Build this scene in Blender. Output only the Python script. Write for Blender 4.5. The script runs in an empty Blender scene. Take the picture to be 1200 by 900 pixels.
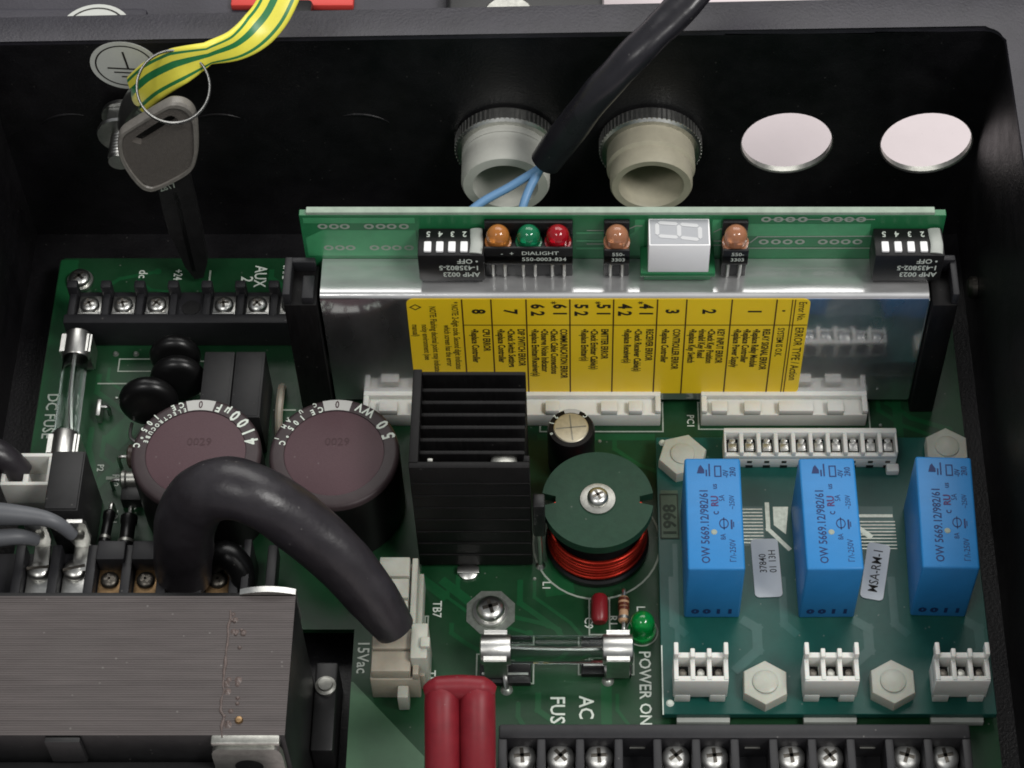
import bpy, bmesh, math, random
from mathutils import Vector, Matrix, noise
random.seed(7)
SC = bpy.context.scene
COL = SC.collection
MM = 0.001

# ------------------------------------------------------------------ camera
cam_d = bpy.data.cameras.new("Camera")
cam = bpy.data.objects.new("Camera", cam_d)
COL.objects.link(cam)
cam.location = (0.0, -0.2796, 0.4145)
cam.rotation_euler = (math.radians(34), 0, 0)
cam_d.sensor_width = 36
cam_d.lens = 79.5
cam_d.shift_x = -77 / 1200
cam_d.clip_start = 0.01
cam_d.clip_end = 50
SC.camera = cam

# ------------------------------------------------------------------ light: a lit room, ceiling lamps
world = bpy.data.worlds.new("World")
SC.world = world
world.use_nodes = True
world.node_tree.nodes["Background"].inputs[0].default_value = (0.93, 0.96, 1.0, 1)
world.node_tree.nodes["Background"].inputs[1].default_value = 0.28

def area(name, loc, aim, sx, sy, power, col=(1, 0.98, 0.95)):
    d = bpy.data.lights.new(name, 'AREA')
    d.shape = 'RECTANGLE'; d.size = sx; d.size_y = sy; d.energy = power; d.color = col
    o = bpy.data.objects.new(name, d); COL.objects.link(o)
    o.location = loc
    o.rotation_euler = (Vector(aim) - Vector(loc)).to_track_quat('-Z', 'Y').to_euler()
    return o
area("ceiling_lamp_back", (0.15, 1.15, 1.45), (0, 0, 0), 1.8, 1.0, 20)
area("ceiling_lamp_right", (0.75, -0.45, 1.25), (0, 0, 0), 0.5, 0.3, 12)
area("ceiling_lamp_left", (-0.4, -0.65, 1.3), (0, 0, 0), 0.4, 0.3, 4)

SC.view_settings.view_transform = 'Standard'
SC.view_settings.look = 'None'
SC.view_settings.gamma = 1
SC.view_settings.exposure = 0
SC.render.engine = 'CYCLES'
SC.cycles.filter_width = 1.8
SC.cycles.max_bounces = 10
SC.cycles.transmission_bounces = 8

# ------------------------------------------------------------------ materials
def lin(c):
    return tuple(((v / 255) / 12.92 if v / 255 <= 0.04045 else ((v / 255 + 0.055) / 1.055) ** 2.4) for v in c)

def mat(name, rgb, rough=0.5, metal=0.0, spec=0.5, var=0.0, vscale=400, bump=0.0, bscale=3000, coat=0.0,
        trans=0.0, ior=1.45, stretch=None, rvar=0.0, sss=0.0, dust=0.0):
    m = bpy.data.materials.new(name); m.use_nodes = True
    nt = m.node_tree; b = nt.nodes["Principled BSDF"]
    c = lin(rgb)
    b.inputs['Base Color'].default_value = (*c, 1)
    b.inputs['Roughness'].default_value = rough
    b.inputs['Metallic'].default_value = metal
    b.inputs['Specular IOR Level'].default_value = spec
    b.inputs['Coat Weight'].default_value = coat
    b.inputs['Transmission Weight'].default_value = trans
    b.inputs['IOR'].default_value = ior
    if sss:
        b.inputs['Subsurface Weight'].default_value = sss
        b.inputs['Subsurface Scale'].default_value = 0.001
    tc = nt.nodes.new('ShaderNodeTexCoord'); mp = nt.nodes.new('ShaderNodeMapping')
    nt.links.new(tc.outputs['Object'], mp.inputs['Vector'])
    if stretch: mp.inputs['Scale'].default_value = stretch
    if var or rvar:
        n = nt.nodes.new('ShaderNodeTexNoise'); n.inputs['Scale'].default_value = vscale
        n.inputs['Detail'].default_value = 5; n.inputs['Roughness'].default_value = 0.65
        nt.links.new(mp.outputs[0], n.inputs['Vector'])
        if var:
            r = nt.nodes.new('ShaderNodeValToRGB')
            r.color_ramp.elements[0].position = 0.3; r.color_ramp.elements[1].position = 0.7
            r.color_ramp.elements[0].color = (*[max(0, v * (1 - var)) for v in c], 1)
            r.color_ramp.elements[1].color = (*[min(1, v * (1 + var) + 0.01 * var) for v in c], 1)
            nt.links.new(n.outputs['Fac'], r.inputs[0]); nt.links.new(r.outputs[0], b.inputs['Base Color'])
        if rvar:
            q = nt.nodes.new('ShaderNodeMapRange')
            q.inputs['From Min'].default_value = 0.3; q.inputs['From Max'].default_value = 0.7
            q.inputs['To Min'].default_value = max(0.02, rough - rvar); q.inputs['To Max'].default_value = rough + rvar
            nt.links.new(n.outputs['Fac'], q.inputs['Value']); nt.links.new(q.outputs[0], b.inputs['Roughness'])
    if dust:
        vo = nt.nodes.new('ShaderNodeTexVoronoi'); vo.inputs['Scale'].default_value = 420
        nt.links.new(tc.outputs['Object'], vo.inputs['Vector'])
        lt = nt.nodes.new('ShaderNodeMath'); lt.operation = 'LESS_THAN'; lt.inputs[1].default_value = 0.085
        nt.links.new(vo.outputs['Distance'], lt.inputs[0])
        sp = nt.nodes.new('ShaderNodeSeparateColor'); nt.links.new(vo.outputs['Color'], sp.inputs[0])
        gt = nt.nodes.new('ShaderNodeMath'); gt.operation = 'GREATER_THAN'; gt.inputs[1].default_value = 0.62
        nt.links.new(sp.outputs[0], gt.inputs[0])
        n3 = nt.nodes.new('ShaderNodeTexNoise'); n3.inputs['Scale'].default_value = 45; n3.inputs['Detail'].default_value = 6
        nt.links.new(tc.outputs['Object'], n3.inputs['Vector'])
        film = nt.nodes.new('ShaderNodeMapRange'); film.inputs['From Min'].default_value = 0.42; film.inputs['From Max'].default_value = 0.75
        film.inputs['To Max'].default_value = 0.07 * dust
        nt.links.new(n3.outputs['Fac'], film.inputs['Value'])
        mu = nt.nodes.new('ShaderNodeMath'); mu.operation = 'MULTIPLY'; nt.links.new(lt.outputs[0], mu.inputs[0]); nt.links.new(gt.outputs[0], mu.inputs[1])
        mu2 = nt.nodes.new('ShaderNodeMath'); mu2.operation = 'MULTIPLY_ADD'; mu2.inputs[1].default_value = 0.45 * dust
        nt.links.new(mu.outputs[0], mu2.inputs[0]); nt.links.new(film.outputs[0], mu2.inputs[2])
        mx = nt.nodes.new('ShaderNodeMix'); mx.data_type = 'RGBA'
        nt.links.new(mu2.outputs[0], mx.inputs[0])
        old = b.inputs['Base Color'].links
        if old: nt.links.new(old[0].from_socket, mx.inputs[6])
        else: mx.inputs[6].default_value = (*c, 1)
        mx.inputs[7].default_value = (0.32, 0.31, 0.29, 1)
        nt.links.new(mx.outputs[2], b.inputs['Base Color'])
    if bump:
        n2 = nt.nodes.new('ShaderNodeTexNoise'); n2.inputs['Scale'].default_value = bscale; n2.inputs['Detail'].default_value = 3
        nt.links.new(mp.outputs[0], n2.inputs['Vector'])
        bp = nt.nodes.new('ShaderNodeBump'); bp.inputs['Strength'].default_value = bump; bp.inputs['Distance'].default_value = 0.0003
        nt.links.new(n2.outputs['Fac'], bp.inputs['Height']); nt.links.new(bp.outputs[0], b.inputs['Normal'])
    return m

M = {}
M['paint'] = mat('black_powder_coat', (14, 13, 16), 0.42, spec=0.35, var=0.25, vscale=120, bump=0.3, bscale=1500, rvar=0.06, dust=0.2)
M['rim'] = mat('lit_black_rim', (44, 42, 49), 0.45, spec=0.55, var=0.18, vscale=150, bump=0.3, bscale=1500)  # same black coat; overhead light on the rim is put into its paler colour
M['table'] = mat('pale_table', (226, 214, 216), 0.6, var=0.07, vscale=14, dust=0.25)
M['lid'] = mat('dark_grey_lid', (52, 50, 58), 0.5, var=0.2, vscale=60, bump=0.2, bscale=1500)
M['pcb'] = mat('green_solder_mask', (17, 58, 32), 0.36, spec=0.3, var=0.14, vscale=150, dust=0.5, bump=0.06, bscale=900, rvar=0.06)
M['pcb_trace'] = mat('solder_mask_over_copper', (22, 76, 43), 0.36, spec=0.3, var=0.1, vscale=300)
M['pcb_pale'] = mat('pale_green_laminate', (66, 102, 74), 0.4, spec=0.5, var=0.12, vscale=150)
M['card'] = mat('card_solder_mask', (36, 110, 68), 0.3, spec=0.5, var=0.15, vscale=120)
M['card_trace'] = mat('card_mask_over_copper', (66, 146, 98), 0.3, spec=0.5, var=0.08, vscale=300)
M['card_edge'] = mat('laminate_edge', (146, 162, 146), 0.5, var=0.15, vscale=400)
M['teal'] = mat('teal_solder_mask', (17, 74, 66), 0.34, spec=0.35, var=0.12, vscale=150, dust=0.5, bump=0.05, bscale=900)
M['teal_trace'] = mat('teal_mask_over_copper', (24, 80, 73), 0.3, spec=0.5, var=0.1, vscale=300)
M['tin'] = mat('tinned_trace', (150, 156, 148), 0.35, metal=0.7, var=0.2, vscale=900)
M['ink'] = mat('white_silkscreen', (206, 214, 204), 0.7, var=0.1, vscale=2500)
M['ink_dim'] = mat('greyed_silkscreen', (150, 160, 148), 0.7, var=0.15, vscale=2500)
M['ink_olive'] = mat('olive_date_print', (34, 52, 40), 0.6)
M['plate'] = mat('bare_olive_laminate', (70, 92, 72), 0.45, var=0.15, vscale=300)
M['ink_black'] = mat('black_ink', (28, 24, 20), 0.6)
M['ink_brown'] = mat('dark_brown_ink', (70, 34, 14), 0.6)
M['ink_navy'] = mat('navy_pad_ink', (20, 42, 92), 0.6)
M['ink_maroon'] = mat('maroon_pad_ink', (70, 40, 90), 0.6)
def scuffed_metal(name, rgb, r0, r1, lo, hi, scale, stretch):
    """sheet metal: a polished surface partly hazed by fine handling scratches"""
    m = mat(name, rgb, r0, metal=1.0); nt = m.node_tree; a = nt.nodes['Principled BSDF']
    h = nt.nodes.new('ShaderNodeBsdfPrincipled'); h.inputs['Base Color'].default_value = (*lin(rgb), 1); h.inputs['Metallic'].default_value = 1; h.inputs['Roughness'].default_value = r1
    tc = nt.nodes.new('ShaderNodeTexCoord'); mp = nt.nodes.new('ShaderNodeMapping'); mp.inputs['Scale'].default_value = stretch
    n = nt.nodes.new('ShaderNodeTexNoise'); n.inputs['Scale'].default_value = scale; n.inputs['Detail'].default_value = 6
    q = nt.nodes.new('ShaderNodeMapRange'); q.inputs['From Min'].default_value = 0.3; q.inputs['From Max'].default_value = 0.7; q.inputs['To Min'].default_value = lo; q.inputs['To Max'].default_value = hi
    wn = nt.nodes.new('ShaderNodeTexNoise'); wn.inputs['Scale'].default_value = 55; wn.inputs['Detail'].default_value = 2
    wb = nt.nodes.new('ShaderNodeBump'); wb.inputs['Strength'].default_value = 0.25; wb.inputs['Distance'].default_value = 0.001
    nt.links.new(tc.outputs['Object'], wn.inputs['Vector']); nt.links.new(wn.outputs['Fac'], wb.inputs['Height'])
    nt.links.new(wb.outputs[0], a.inputs['Normal']); nt.links.new(wb.outputs[0], h.inputs['Normal'])
    mx = nt.nodes.new('ShaderNodeMixShader'); out = nt.nodes['Material Output']
    nt.links.new(tc.outputs['Object'], mp.inputs[0]); nt.links.new(mp.outputs[0], n.inputs['Vector']); nt.links.new(n.outputs['Fac'], q.inputs['Value'])
    nt.links.new(q.outputs[0], mx.inputs[0]); nt.links.new(a.outputs[0], mx.inputs[1]); nt.links.new(h.outputs[0], mx.inputs[2]); nt.links.new(mx.outputs[0], out.inputs[0])
    return m
M['alu'] = scuffed_metal('handled_aluminium', (212, 212, 214), 0.09, 0.5, 0.2, 0.5, 70, (1, 1, 0.45))
M['alu_flange'] = scuffed_metal('handled_aluminium_flange', (226, 226, 226), 0.14, 0.6, 0.3, 0.65, 90, (0.5, 2, 1))
M['alu_edge'] = mat('cut_aluminium_edge', (210, 211, 212), 0.3, metal=1.0, var=0.1, vscale=700)
M['steel'] = mat('zinc_plated_steel', (200, 200, 196), 0.33, metal=1.0, var=0.12, vscale=900, bump=0.03, bscale=2500)
M['steel_dull'] = mat('dull_steel', (158, 158, 152), 0.4, metal=0.9, var=0.2, vscale=700)
M['screw'] = mat('bright_zinc_screw', (226, 226, 222), 0.42, metal=0.9, var=0.12, vscale=900)
M['ring'] = mat('nickel_ring', (120, 120, 118), 0.3, metal=1.0, var=0.25, vscale=500)
M['steel_dark'] = mat('dark_steel', (92, 88, 82), 0.4, metal=0.9, var=0.3, vscale=900)
M['brass'] = mat('tarnished_brass', (150, 122, 88), 0.4, metal=0.9, var=0.25, vscale=900)
M['white_pl'] = mat('white_nylon', (214, 214, 208), 0.42, var=0.04, vscale=300, sss=0.15)
M['grey_pl'] = mat('white_header_plastic', (168, 172, 166), 0.45, var=0.06, vscale=300)
M['nylon'] = mat('natural_nylon', (178, 180, 168), 0.38, var=0.06, vscale=400, sss=0.4)
M['nylon_old'] = mat('yellowed_nylon', (158, 151, 136), 0.4, var=0.12, vscale=250, sss=0.3)
M['gland_white'] = mat('white_gland_plastic', (198, 198, 190), 0.5, var=0.06, vscale=300)
M['gland_beige'] = mat('beige_gland_plastic', (178, 172, 152), 0.55, var=0.08, vscale=300)
M['blk'] = mat('black_plastic', (19, 19, 20), 0.42, spec=0.4, var=0.2, vscale=400, dust=0.35)
M['blk_satin'] = mat('charcoal_plastic', (30, 30, 31), 0.5, spec=0.4, var=0.12, vscale=500, dust=0.4)
M['blk_gloss'] = mat('black_epoxy', (12, 12, 13), 0.3, spec=0.4, dust=0.3)
M['strip'] = mat('terminal_block_plastic', (33, 33, 36), 0.48, spec=0.4, var=0.12, vscale=500, dust=0.5)
M['anod'] = mat('black_anodised', (12, 11, 12), 0.5, spec=0.2, var=0.25, vscale=300, dust=0.25, stretch=(6, 1, 1))
M['rubber'] = mat('black_sleeving', (40, 37, 41), 0.36, spec=0.5, var=0.2, vscale=150, bump=0.2, bscale=900, rvar=0.08, dust=0.4)
M['sleeve'] = mat('cable_sheath', (30, 29, 34), 0.3, spec=0.5, var=0.15, vscale=200, bump=0.5, bscale=150, rvar=0.06, dust=0.3)
M['cap_side'] = mat('capacitor_sleeve', (14, 12, 13), 0.4, spec=0.3, var=0.1, vscale=200)
M['cap_rim'] = mat('capacitor_sleeve_rim', (54, 44, 46), 0.45, spec=0.35, var=0.1, vscale=400)
M['cap_top'] = mat('capacitor_vinyl_top', (76, 55, 60), 0.5, spec=0.3, dust=0.35, var=0.06, vscale=2500, bump=0.1, bscale=4000)
M['cap_patch'] = mat('grey_polarity_patch', (176, 176, 172), 0.5)
M['cap_code'] = mat('brown_stamp', (62, 40, 44), 0.6)
M['cap_alu'] = mat('aluminium_can_top', (205, 198, 178), 0.35, metal=0.75, var=0.1, vscale=800)
M['blue'] = mat('blue_relay_plastic', (40, 122, 184), 0.42, spec=0.4, dust=0.15, var=0.06, vscale=120, bump=0.05, bscale=2500)
M['core'] = mat('painted_laminations', (80, 74, 73), 0.5, spec=0.35, dust=0.6, var=0.17, vscale=420, stretch=(0.12, 2.0, 1))
M['core_weld'] = mat('weld_bead', (92, 80, 76), 0.4, var=0.3, vscale=900)
M['ferrite'] = mat('green_epoxy_core', (24, 56, 40), 0.5, spec=0.25, dust=0.4, var=0.12, vscale=500, bump=0.1, bscale=1500)
M['copper'] = mat('red_enamelled_copper', (172, 42, 26), 0.24, metal=0.75, var=0.15, vscale=600)
M['red_pl'] = mat('red_insulator', (118, 26, 36), 0.45, spec=0.4, dust=0.4, var=0.14, vscale=250, sss=0.1)
M['red_cap'] = mat('red_dipped_capacitor', (120, 26, 32), 0.35)
M['yellow'] = mat('yellow_label_vinyl', (255, 214, 36), 0.4, var=0.03, vscale=120)
M['paper'] = mat('white_label_paper', (206, 210, 212), 0.6, var=0.03, vscale=300)
M['sticker'] = mat('grey_white_sticker', (196, 198, 192), 0.5, var=0.04, vscale=200)
M['seg_white'] = mat('white_display_body', (250, 250, 250), 0.4)
M['seg_face'] = mat('grey_display_face', (160, 162, 166), 0.35, var=0.03, vscale=300)
M['seg_bar'] = mat('unlit_segment', (196, 197, 198), 0.4)
M['key_head'] = mat('grey_textured_key_plastic', (98, 93, 88), 0.45, var=0.12, vscale=1200, bump=0.6, bscale=5000)
M['key_edge'] = mat('worn_key_edge', (124, 120, 114), 0.35, var=0.15, vscale=700)
M['key_blade'] = mat('black_key_blade', (32, 31, 32), 0.4, metal=0.2, var=0.2, vscale=500)
M['yel_wire'] = mat('yellow_earth_insulation', (240, 230, 84), 0.3, var=0.05, vscale=300)
M['grn_wire'] = mat('green_earth_insulation', (44, 124, 72), 0.35, var=0.08, vscale=300)
M['blue_wire'] = mat('pale_blue_insulation', (112, 154, 196), 0.4)
M['grey_wire'] = mat('grey_insulation', (96, 98, 102), 0.45, var=0.06, vscale=300)
M['red_print'] = mat('red_plate', (214, 70, 62), 0.5)
M['resistor'] = mat('tan_resistor_body', (176, 140, 108), 0.4)
M['res_dark'] = mat('brown_resistor_body', (62, 48, 42), 0.4)
M['band'] = mat('brown_colour_band', (84, 40, 26), 0.4)
def lens_mat(name, rgb, tr=0.55):
    m = mat(name, rgb, 0.12, trans=tr, ior=1.45, coat=0.3)
    return m
M['lens_amber'] = lens_mat('amber_lens', (232, 148, 72))
M['lens_green'] = lens_mat('green_lens', (28, 150, 100))
M['lens_red'] = lens_mat('red_lens', (206, 22, 40))
M['lens_peach'] = lens_mat('peach_lens', (222, 152, 112))
M['lens_power'] = lens_mat('power_green_lens', (10, 140, 62), 0.4)
M['glass'] = mat('fuse_glass', (236, 242, 240), 0.03, trans=1.0, ior=1.2)

# ------------------------------------------------------------------ mesh builder (all numbers in millimetres)
def frame_from(axis):
    a = Vector(axis).normalized()
    h = Vector((0, 0, 1)) if abs(a.z) < 0.9 else Vector((1, 0, 0))
    u = h.cross(a).normalized(); v = a.cross(u)
    return u, v, a

ZC = [0]
class B:
    def __init__(self): self.bm = bmesh.new(); self.mi = 0
    def _f(self, vs):
        try:
            f = self.bm.faces.new(vs); f.material_index = self.mi; return f
        except ValueError: return None
    def box(self, x0, x1, y0, y1, z0, z1, bev=0.0, seg=2, rot=None):
        c = Vector(((x0 + x1) / 2, (y0 + y1) / 2, (z0 + z1) / 2))
        mt = Matrix.Translation(c)
        if rot: mt = mt @ rot
        mt = mt @ Matrix.Diagonal((abs(x1 - x0), abs(y1 - y0), abs(z1 - z0), 1))
        r = bmesh.ops.create_cube(self.bm, size=1, matrix=mt)
        fs = set(f for v in r['verts'] for f in v.link_faces)
        for f in fs: f.material_index = self.mi
        if bev:
            es = list(set(e for v in r['verts'] for e in v.link_edges))
            o = bmesh.ops.bevel(self.bm, geom=es, offset=bev, segments=seg, affect='EDGES', profile=0.5, clamp_overlap=True)
            for f in o['faces']: f.material_index = self.mi
        return self
    def lathe(self, prof, base=(0, 0, 0), axis=(0, 0, 1), n=32, cap0=True, cap1=True):
        u, v, a = frame_from(axis); o = Vector(base); rings = []
        for r, h in prof:
            if r < 1e-6: rings.append([self.bm.verts.new(o + a * h)])
            else: rings.append([self.bm.verts.new(o + a * h + (u * math.cos(t) + v * math.sin(t)) * r) for t in [2 * math.pi * i / n for i in range(n)]])
        for A, C in zip(rings, rings[1:]):
            for i in range(n):
                j = (i + 1) % n
                if len(A) == 1 and len(C) == 1: continue
                if len(A) == 1: self._f([A[0], C[j], C[i]][::-1])
                elif len(C) == 1: self._f([A[i], A[j], C[0]])
                else: self._f([A[i], A[j], C[j], C[i]])
        if cap0 and len(rings[0]) > 1: self._f(rings[0][::-1])
        if cap1 and len(rings[-1]) > 1: self._f(rings[-1])
        return self
    def cyl(self, p0, p1, r, n=20, r2=None, bev=0.0):
        p0, p1 = Vector(p0), Vector(p1); L = (p1 - p0).length; r2 = r if r2 is None else r2
        if bev: prof = [(r - bev, 0), (r, bev), (r2, L - bev), (r2 - bev, L)]
        else: prof = [(r, 0), (r2, L)]
        return self.lathe(prof, p0, p1 - p0, n)
    def tube(self, pts, r, n=12, sub=6, caps=True, flat=None, up=None, mats=None):
        """swept tube along a smooth path; r number or list; flat=(a,b) scales the section along/across 'up'."""
        P = [Vector(p) for p in pts]
        R = r if isinstance(r, (list, tuple)) else [r] * len(P)
        W = flat if isinstance(flat, list) else [flat or (1, 1)] * len(P)
        path, rad, fl = [], [], []
        for i in range(len(P) - 1):
            a = P[max(i - 1, 0)]; b = P[i]; c = P[i + 1]; d = P[min(i + 2, len(P) - 1)]
            for k in range(sub):
                t = k / sub
                path.append(0.5 * ((2 * b) + (c - a) * t + (2 * a - 5 * b + 4 * c - d) * t * t + (3 * b - a - 3 * c + d) * t ** 3))
                rad.append(R[i] + (R[i + 1] - R[i]) * t)
                fl.append(tuple(W[i][q] + (W[i + 1][q] - W[i][q]) * t for q in (0, 1)))
        path.append(P[-1]); rad.append(R[-1]); fl.append(W[-1])
        rings = []; nrm = None
        for i, p in enumerate(path):
            t = (path[min(i + 1, len(path) - 1)] - path[max(i - 1, 0)]).normalized()
            if nrm is None:
                h = Vector(up) if up else (Vector((0, 0, 1)) if abs(t.z) < 0.9 else Vector((1, 0, 0)))
                nrm = (h - t * h.dot(t)).normalized()
            else: nrm = (nrm - t * nrm.dot(t)).normalized()
            bn = t.cross(nrm)
            if callable(up): pass
            rings.append([self.bm.verts.new(p + (nrm * math.cos(q) * fl[i][0] + bn * math.sin(q) * fl[i][1]) * rad[i]) for q in [2 * math.pi * k / n for k in range(n)]])
        for A, C in zip(rings, rings[1:]):
            for k in range(n):
                f = self._f([A[k], A[(k + 1) % n], C[(k + 1) % n], C[k]])
                if f and mats: f.material_index = mats[k % len(mats)]
        if caps:
            self._f(rings[0][::-1]); self._f(rings[-1])
        return self
    def prism(self, poly, h0, h1, plane='xy', bev=0.0, hole=None):
        """extrude a polygon; plane 'xy' -> along z, 'xz' -> along y, 'yz' -> along x."""
        def mk(a, b, h): return {'xy': (a, b, h), 'xz': (a, h, b), 'yz': (h, a, b)}[plane]
        n = len(poly)
        A = [self.bm.verts.new(mk(a, b, h0)) for a, b in poly]; C = [self.bm.verts.new(mk(a, b, h1)) for a, b in poly]
        fs = [self._f([A[i], A[(i + 1) % n], C[(i + 1) % n], C[i]]) for i in range(n)]
        fa = self._f(A[::-1]); fc = self._f(C)
        if bev and fc:
            es = [e for e in fc.edges]
            o = bmesh.ops.bevel(self.bm, geom=es, offset=bev, segments=2, affect='EDGES', profile=0.5)
            for f in o['faces']: f.material_index = self.mi
        return self
    def sheet(self, poly, z, plane='xy'):
        def mk(a, b): return {'xy': (a, b, z), 'xz': (a, z, b), 'yz': (z, a, b)}[plane]
        vs = [mk(a, b) for a, b in poly]
        # keep the normal towards +z / -y
        ar = sum(poly[i][0] * poly[(i + 1) % len(poly)][1] - poly[(i + 1) % len(poly)][0] * poly[i][1] for i in range(len(poly)))
        if ar < 0: vs = vs[::-1]
        self._f([self.bm.verts.new(v) for v in vs]); return self
    def strip(self, pts, w, z, plane='xy'):
        """a flat line of width w through 2-D points (printed line or trace), lying at height z."""
        for (a, b), (c, d) in zip(pts, pts[1:]):
            L = math.hypot(c - a, d - b) or 1; nx, ny = -(d - b) / L * w / 2, (c - a) / L * w / 2
            ex, ey = (c - a) / L * w / 2, (d - b) / L * w / 2
            ZC[0] = (ZC[0] + 1) % 40; zz = z + 0.001 * ZC[0] * (1 if plane == 'xy' else -1)
            self.sheet([(a + nx - ex, b + ny - ey), (c + nx + ex, d + ny + ey), (c - nx + ex, d - ny + ey), (a - nx - ex, b - ny - ey)], zz, plane)
        return self
    def annulus(self, c, r0, r1, z, plane='xy', n=16, sx=1, sy=1):
        def mk(a, b): return {'xy': (a, b, z), 'xz': (a, z, b)}[plane]
        A, C = [], []
        for i in range(n):
            t = 2 * math.pi * i / n
            A.append(self.bm.verts.new(mk(c[0] + math.cos(t) * r0 * sx, c[1] + math.sin(t) * r0 * sy)))
            C.append(self.bm.verts.new(mk(c[0] + math.cos(t) * r1 * sx, c[1] + math.sin(t) * r1 * sy)))
        for i in range(n): self._f([A[i], C[i], C[(i + 1) % n], A[(i + 1) % n]])
        return self
    def torus(self, c, R, r, axis=(0, 0, 1), n=40, m=10):
        u, v, a = frame_from(axis); c = Vector(c); rings = []
        for i in range(n):
            t = 2 * math.pi * i / n; d = u * math.cos(t) + v * math.sin(t)
            rings.append([self.bm.verts.new(c + d * (R + r * math.cos(s)) + a * r * math.sin(s)) for s in [2 * math.pi * k / m for k in range(m)]])
        for i in range(n):
            A, C = rings[i], rings[(i + 1) % n]
            for k in range(m): self._f([A[k], C[k], C[(k + 1) % m], A[(k + 1) % m]])
        return self
    def text(self, s, size, at, xd, yd, squeeze=1.0, bold=0.0, align='LEFT'):
        cu = bpy.data.curves.new('t', 'FONT'); cu.body = s; cu.size = 1; cu.offset = bold; cu.resolution_u = 2
        cu.align_x = align; cu.align_y = 'CENTER'
        o = bpy.data.objects.new('t', cu)
        me = bpy.data.meshes.new_from_object(o)
        xd, yd = Vector(xd), Vector(yd); nd = xd.cross(yd); at = Vector(at)
        vs = [self.bm.verts.new(at + xd * (v.co.x * size * squeeze) + yd * (v.co.y * size) + nd * 0.0) for v in me.vertices]
        for p in me.polygons: self._f([vs[i] for i in p.vertices])
        bpy.data.objects.remove(o); bpy.data.curves.remove(cu); bpy.data.meshes.remove(me)
        return self

def worn(b, amp, size):
    """uneven hand-bent surface: nudge every point by smooth noise"""
    for v in b.bm.verts: v.co += noise.noise_vector(v.co / size) * amp
    return b
W = {}
def _mesh(name, b, mats, origin, sharp=35):
    bm = b.bm
    for v in bm.verts: v.co = (v.co - Vector(origin)) * MM
    bm.normal_update()
    for f in bm.faces: f.smooth = True
    for e in bm.edges:
        if len(e.link_faces) == 2:
            if e.calc_face_angle(0) > math.radians(sharp): e.smooth = False
        else: e.smooth = False
    me = bpy.data.meshes.new(name); bm.to_mesh(me); bm.free()
    for m in (mats if isinstance(mats, (list, tuple)) else [mats]): me.materials.append(M[m] if isinstance(m, str) else m)
    return me
def thing(name, label, cat, loc, group=None, kind=None):
    o = bpy.data.objects.new(name, None); o.empty_display_size = 0.005; COL.objects.link(o)
    o.location = Vector(loc) * MM; W[o.name] = Vector(loc)
    o['label'] = label; o['category'] = cat
    if group: o['group'] = group
    if kind: o['kind'] = kind
    return o
def part(name, b, m, parent, label=None, kind=None, sharp=35):
    me = _mesh(name, b, m, W[parent.name], sharp)
    o = bpy.data.objects.new(name, me); COL.objects.link(o); o.parent = parent; W[o.name] = W[parent.name]
    if label: o['label'] = label
    if kind: o['kind'] = kind
    return o
def single(name, b, m, label=None, cat=None, group=None, kind=None, sharp=35):
    xs = [v.co for v in b.bm.verts]
    org = Vector(((min(v.x for v in xs) + max(v.x for v in xs)) / 2, (min(v.y for v in xs) + max(v.y for v in xs)) / 2, min(v.z for v in xs)))
    me = _mesh(name, b, m, org, sharp)
    o = bpy.data.objects.new(name, me); COL.objects.link(o); o.location = org * MM; W[o.name] = org
    if label: o['label'] = label
    if cat: o['category'] = cat
    if group: o['group'] = group
    if kind: o['kind'] = kind
    return o
def copy_tree(o, loc=None, label=None, parent=None, rz=0):
    c = o.copy(); COL.objects.link(c)
    if parent: c.parent = parent
    else:
        c.location = Vector(loc) * MM; c.rotation_euler.z = rz; W[c.name] = Vector(loc)
        if label: c['label'] = label
    for ch in [x for x in KIDS(o)]: copy_tree(ch, parent=c)
    return c
def KIDS(o): return [x for x in bpy.data.objects if x.parent == o]
DN = ((0, -1, 0), (1, 0, 0))       # lettering on the boards that reads towards the viewer
UPW = ((0, 1, 0), (-1, 0, 0))      # lettering that reads away from the viewer

def phillips(name, x, y, z, r, parent, m='steel', rot=0.0, plate=None, slot=False):
    """a pan-head screw with a cross recess, seen from above"""
    b = B()
    n = 28
    b.lathe([(r * 0.98, 0), (r, r * 0.12), (r * 0.97, r * 0.35), (r * 0.8, r * 0.55), (r * 0.45, r * 0.66), (0, r * 0.68)], (x, y, z), n=n)
    s = part(name, b, m, parent)
    k = B()
    R = Matrix.Rotation(rot, 4, 'Z')
    c = Vector((x, y, 0))
    for a in ((0,) if slot else (0, math.pi / 2)):
        q = Matrix.Rotation(rot + a, 4, 'Z')
        k.box(x - r * (0.95 if slot else 0.55), x + r * (0.95 if slot else 0.55), y - r * 0.13, y + r * 0.13, z + r * 0.45, z + r * 0.685, rot=q)
    part('recess', k, 'steel_dark', s)
    return s

# ================================================================== setting: table, enclosure
b = B(); b.sheet([(-900, -900), (900, -900), (900, 900), (-900, 900)], -26)
single('table', b, 'table', kind='structure')

enc = thing('enclosure', 'black powder coated metal enclosure with round knockouts holding the circuit boards', 'enclosure', (-20, -30, -10))
XL, XR, YB, YF, ZF = -127.5, 89.5, 48.0, -125.0, -8.0
def zr(x): return 59.8 + x * 0.021
b = B(); b.box(XL - 1.5, XR + 1.5, YF, YB + 1.5, ZF - 2, ZF)
part('floor', b, 'paint', enc)
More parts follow.
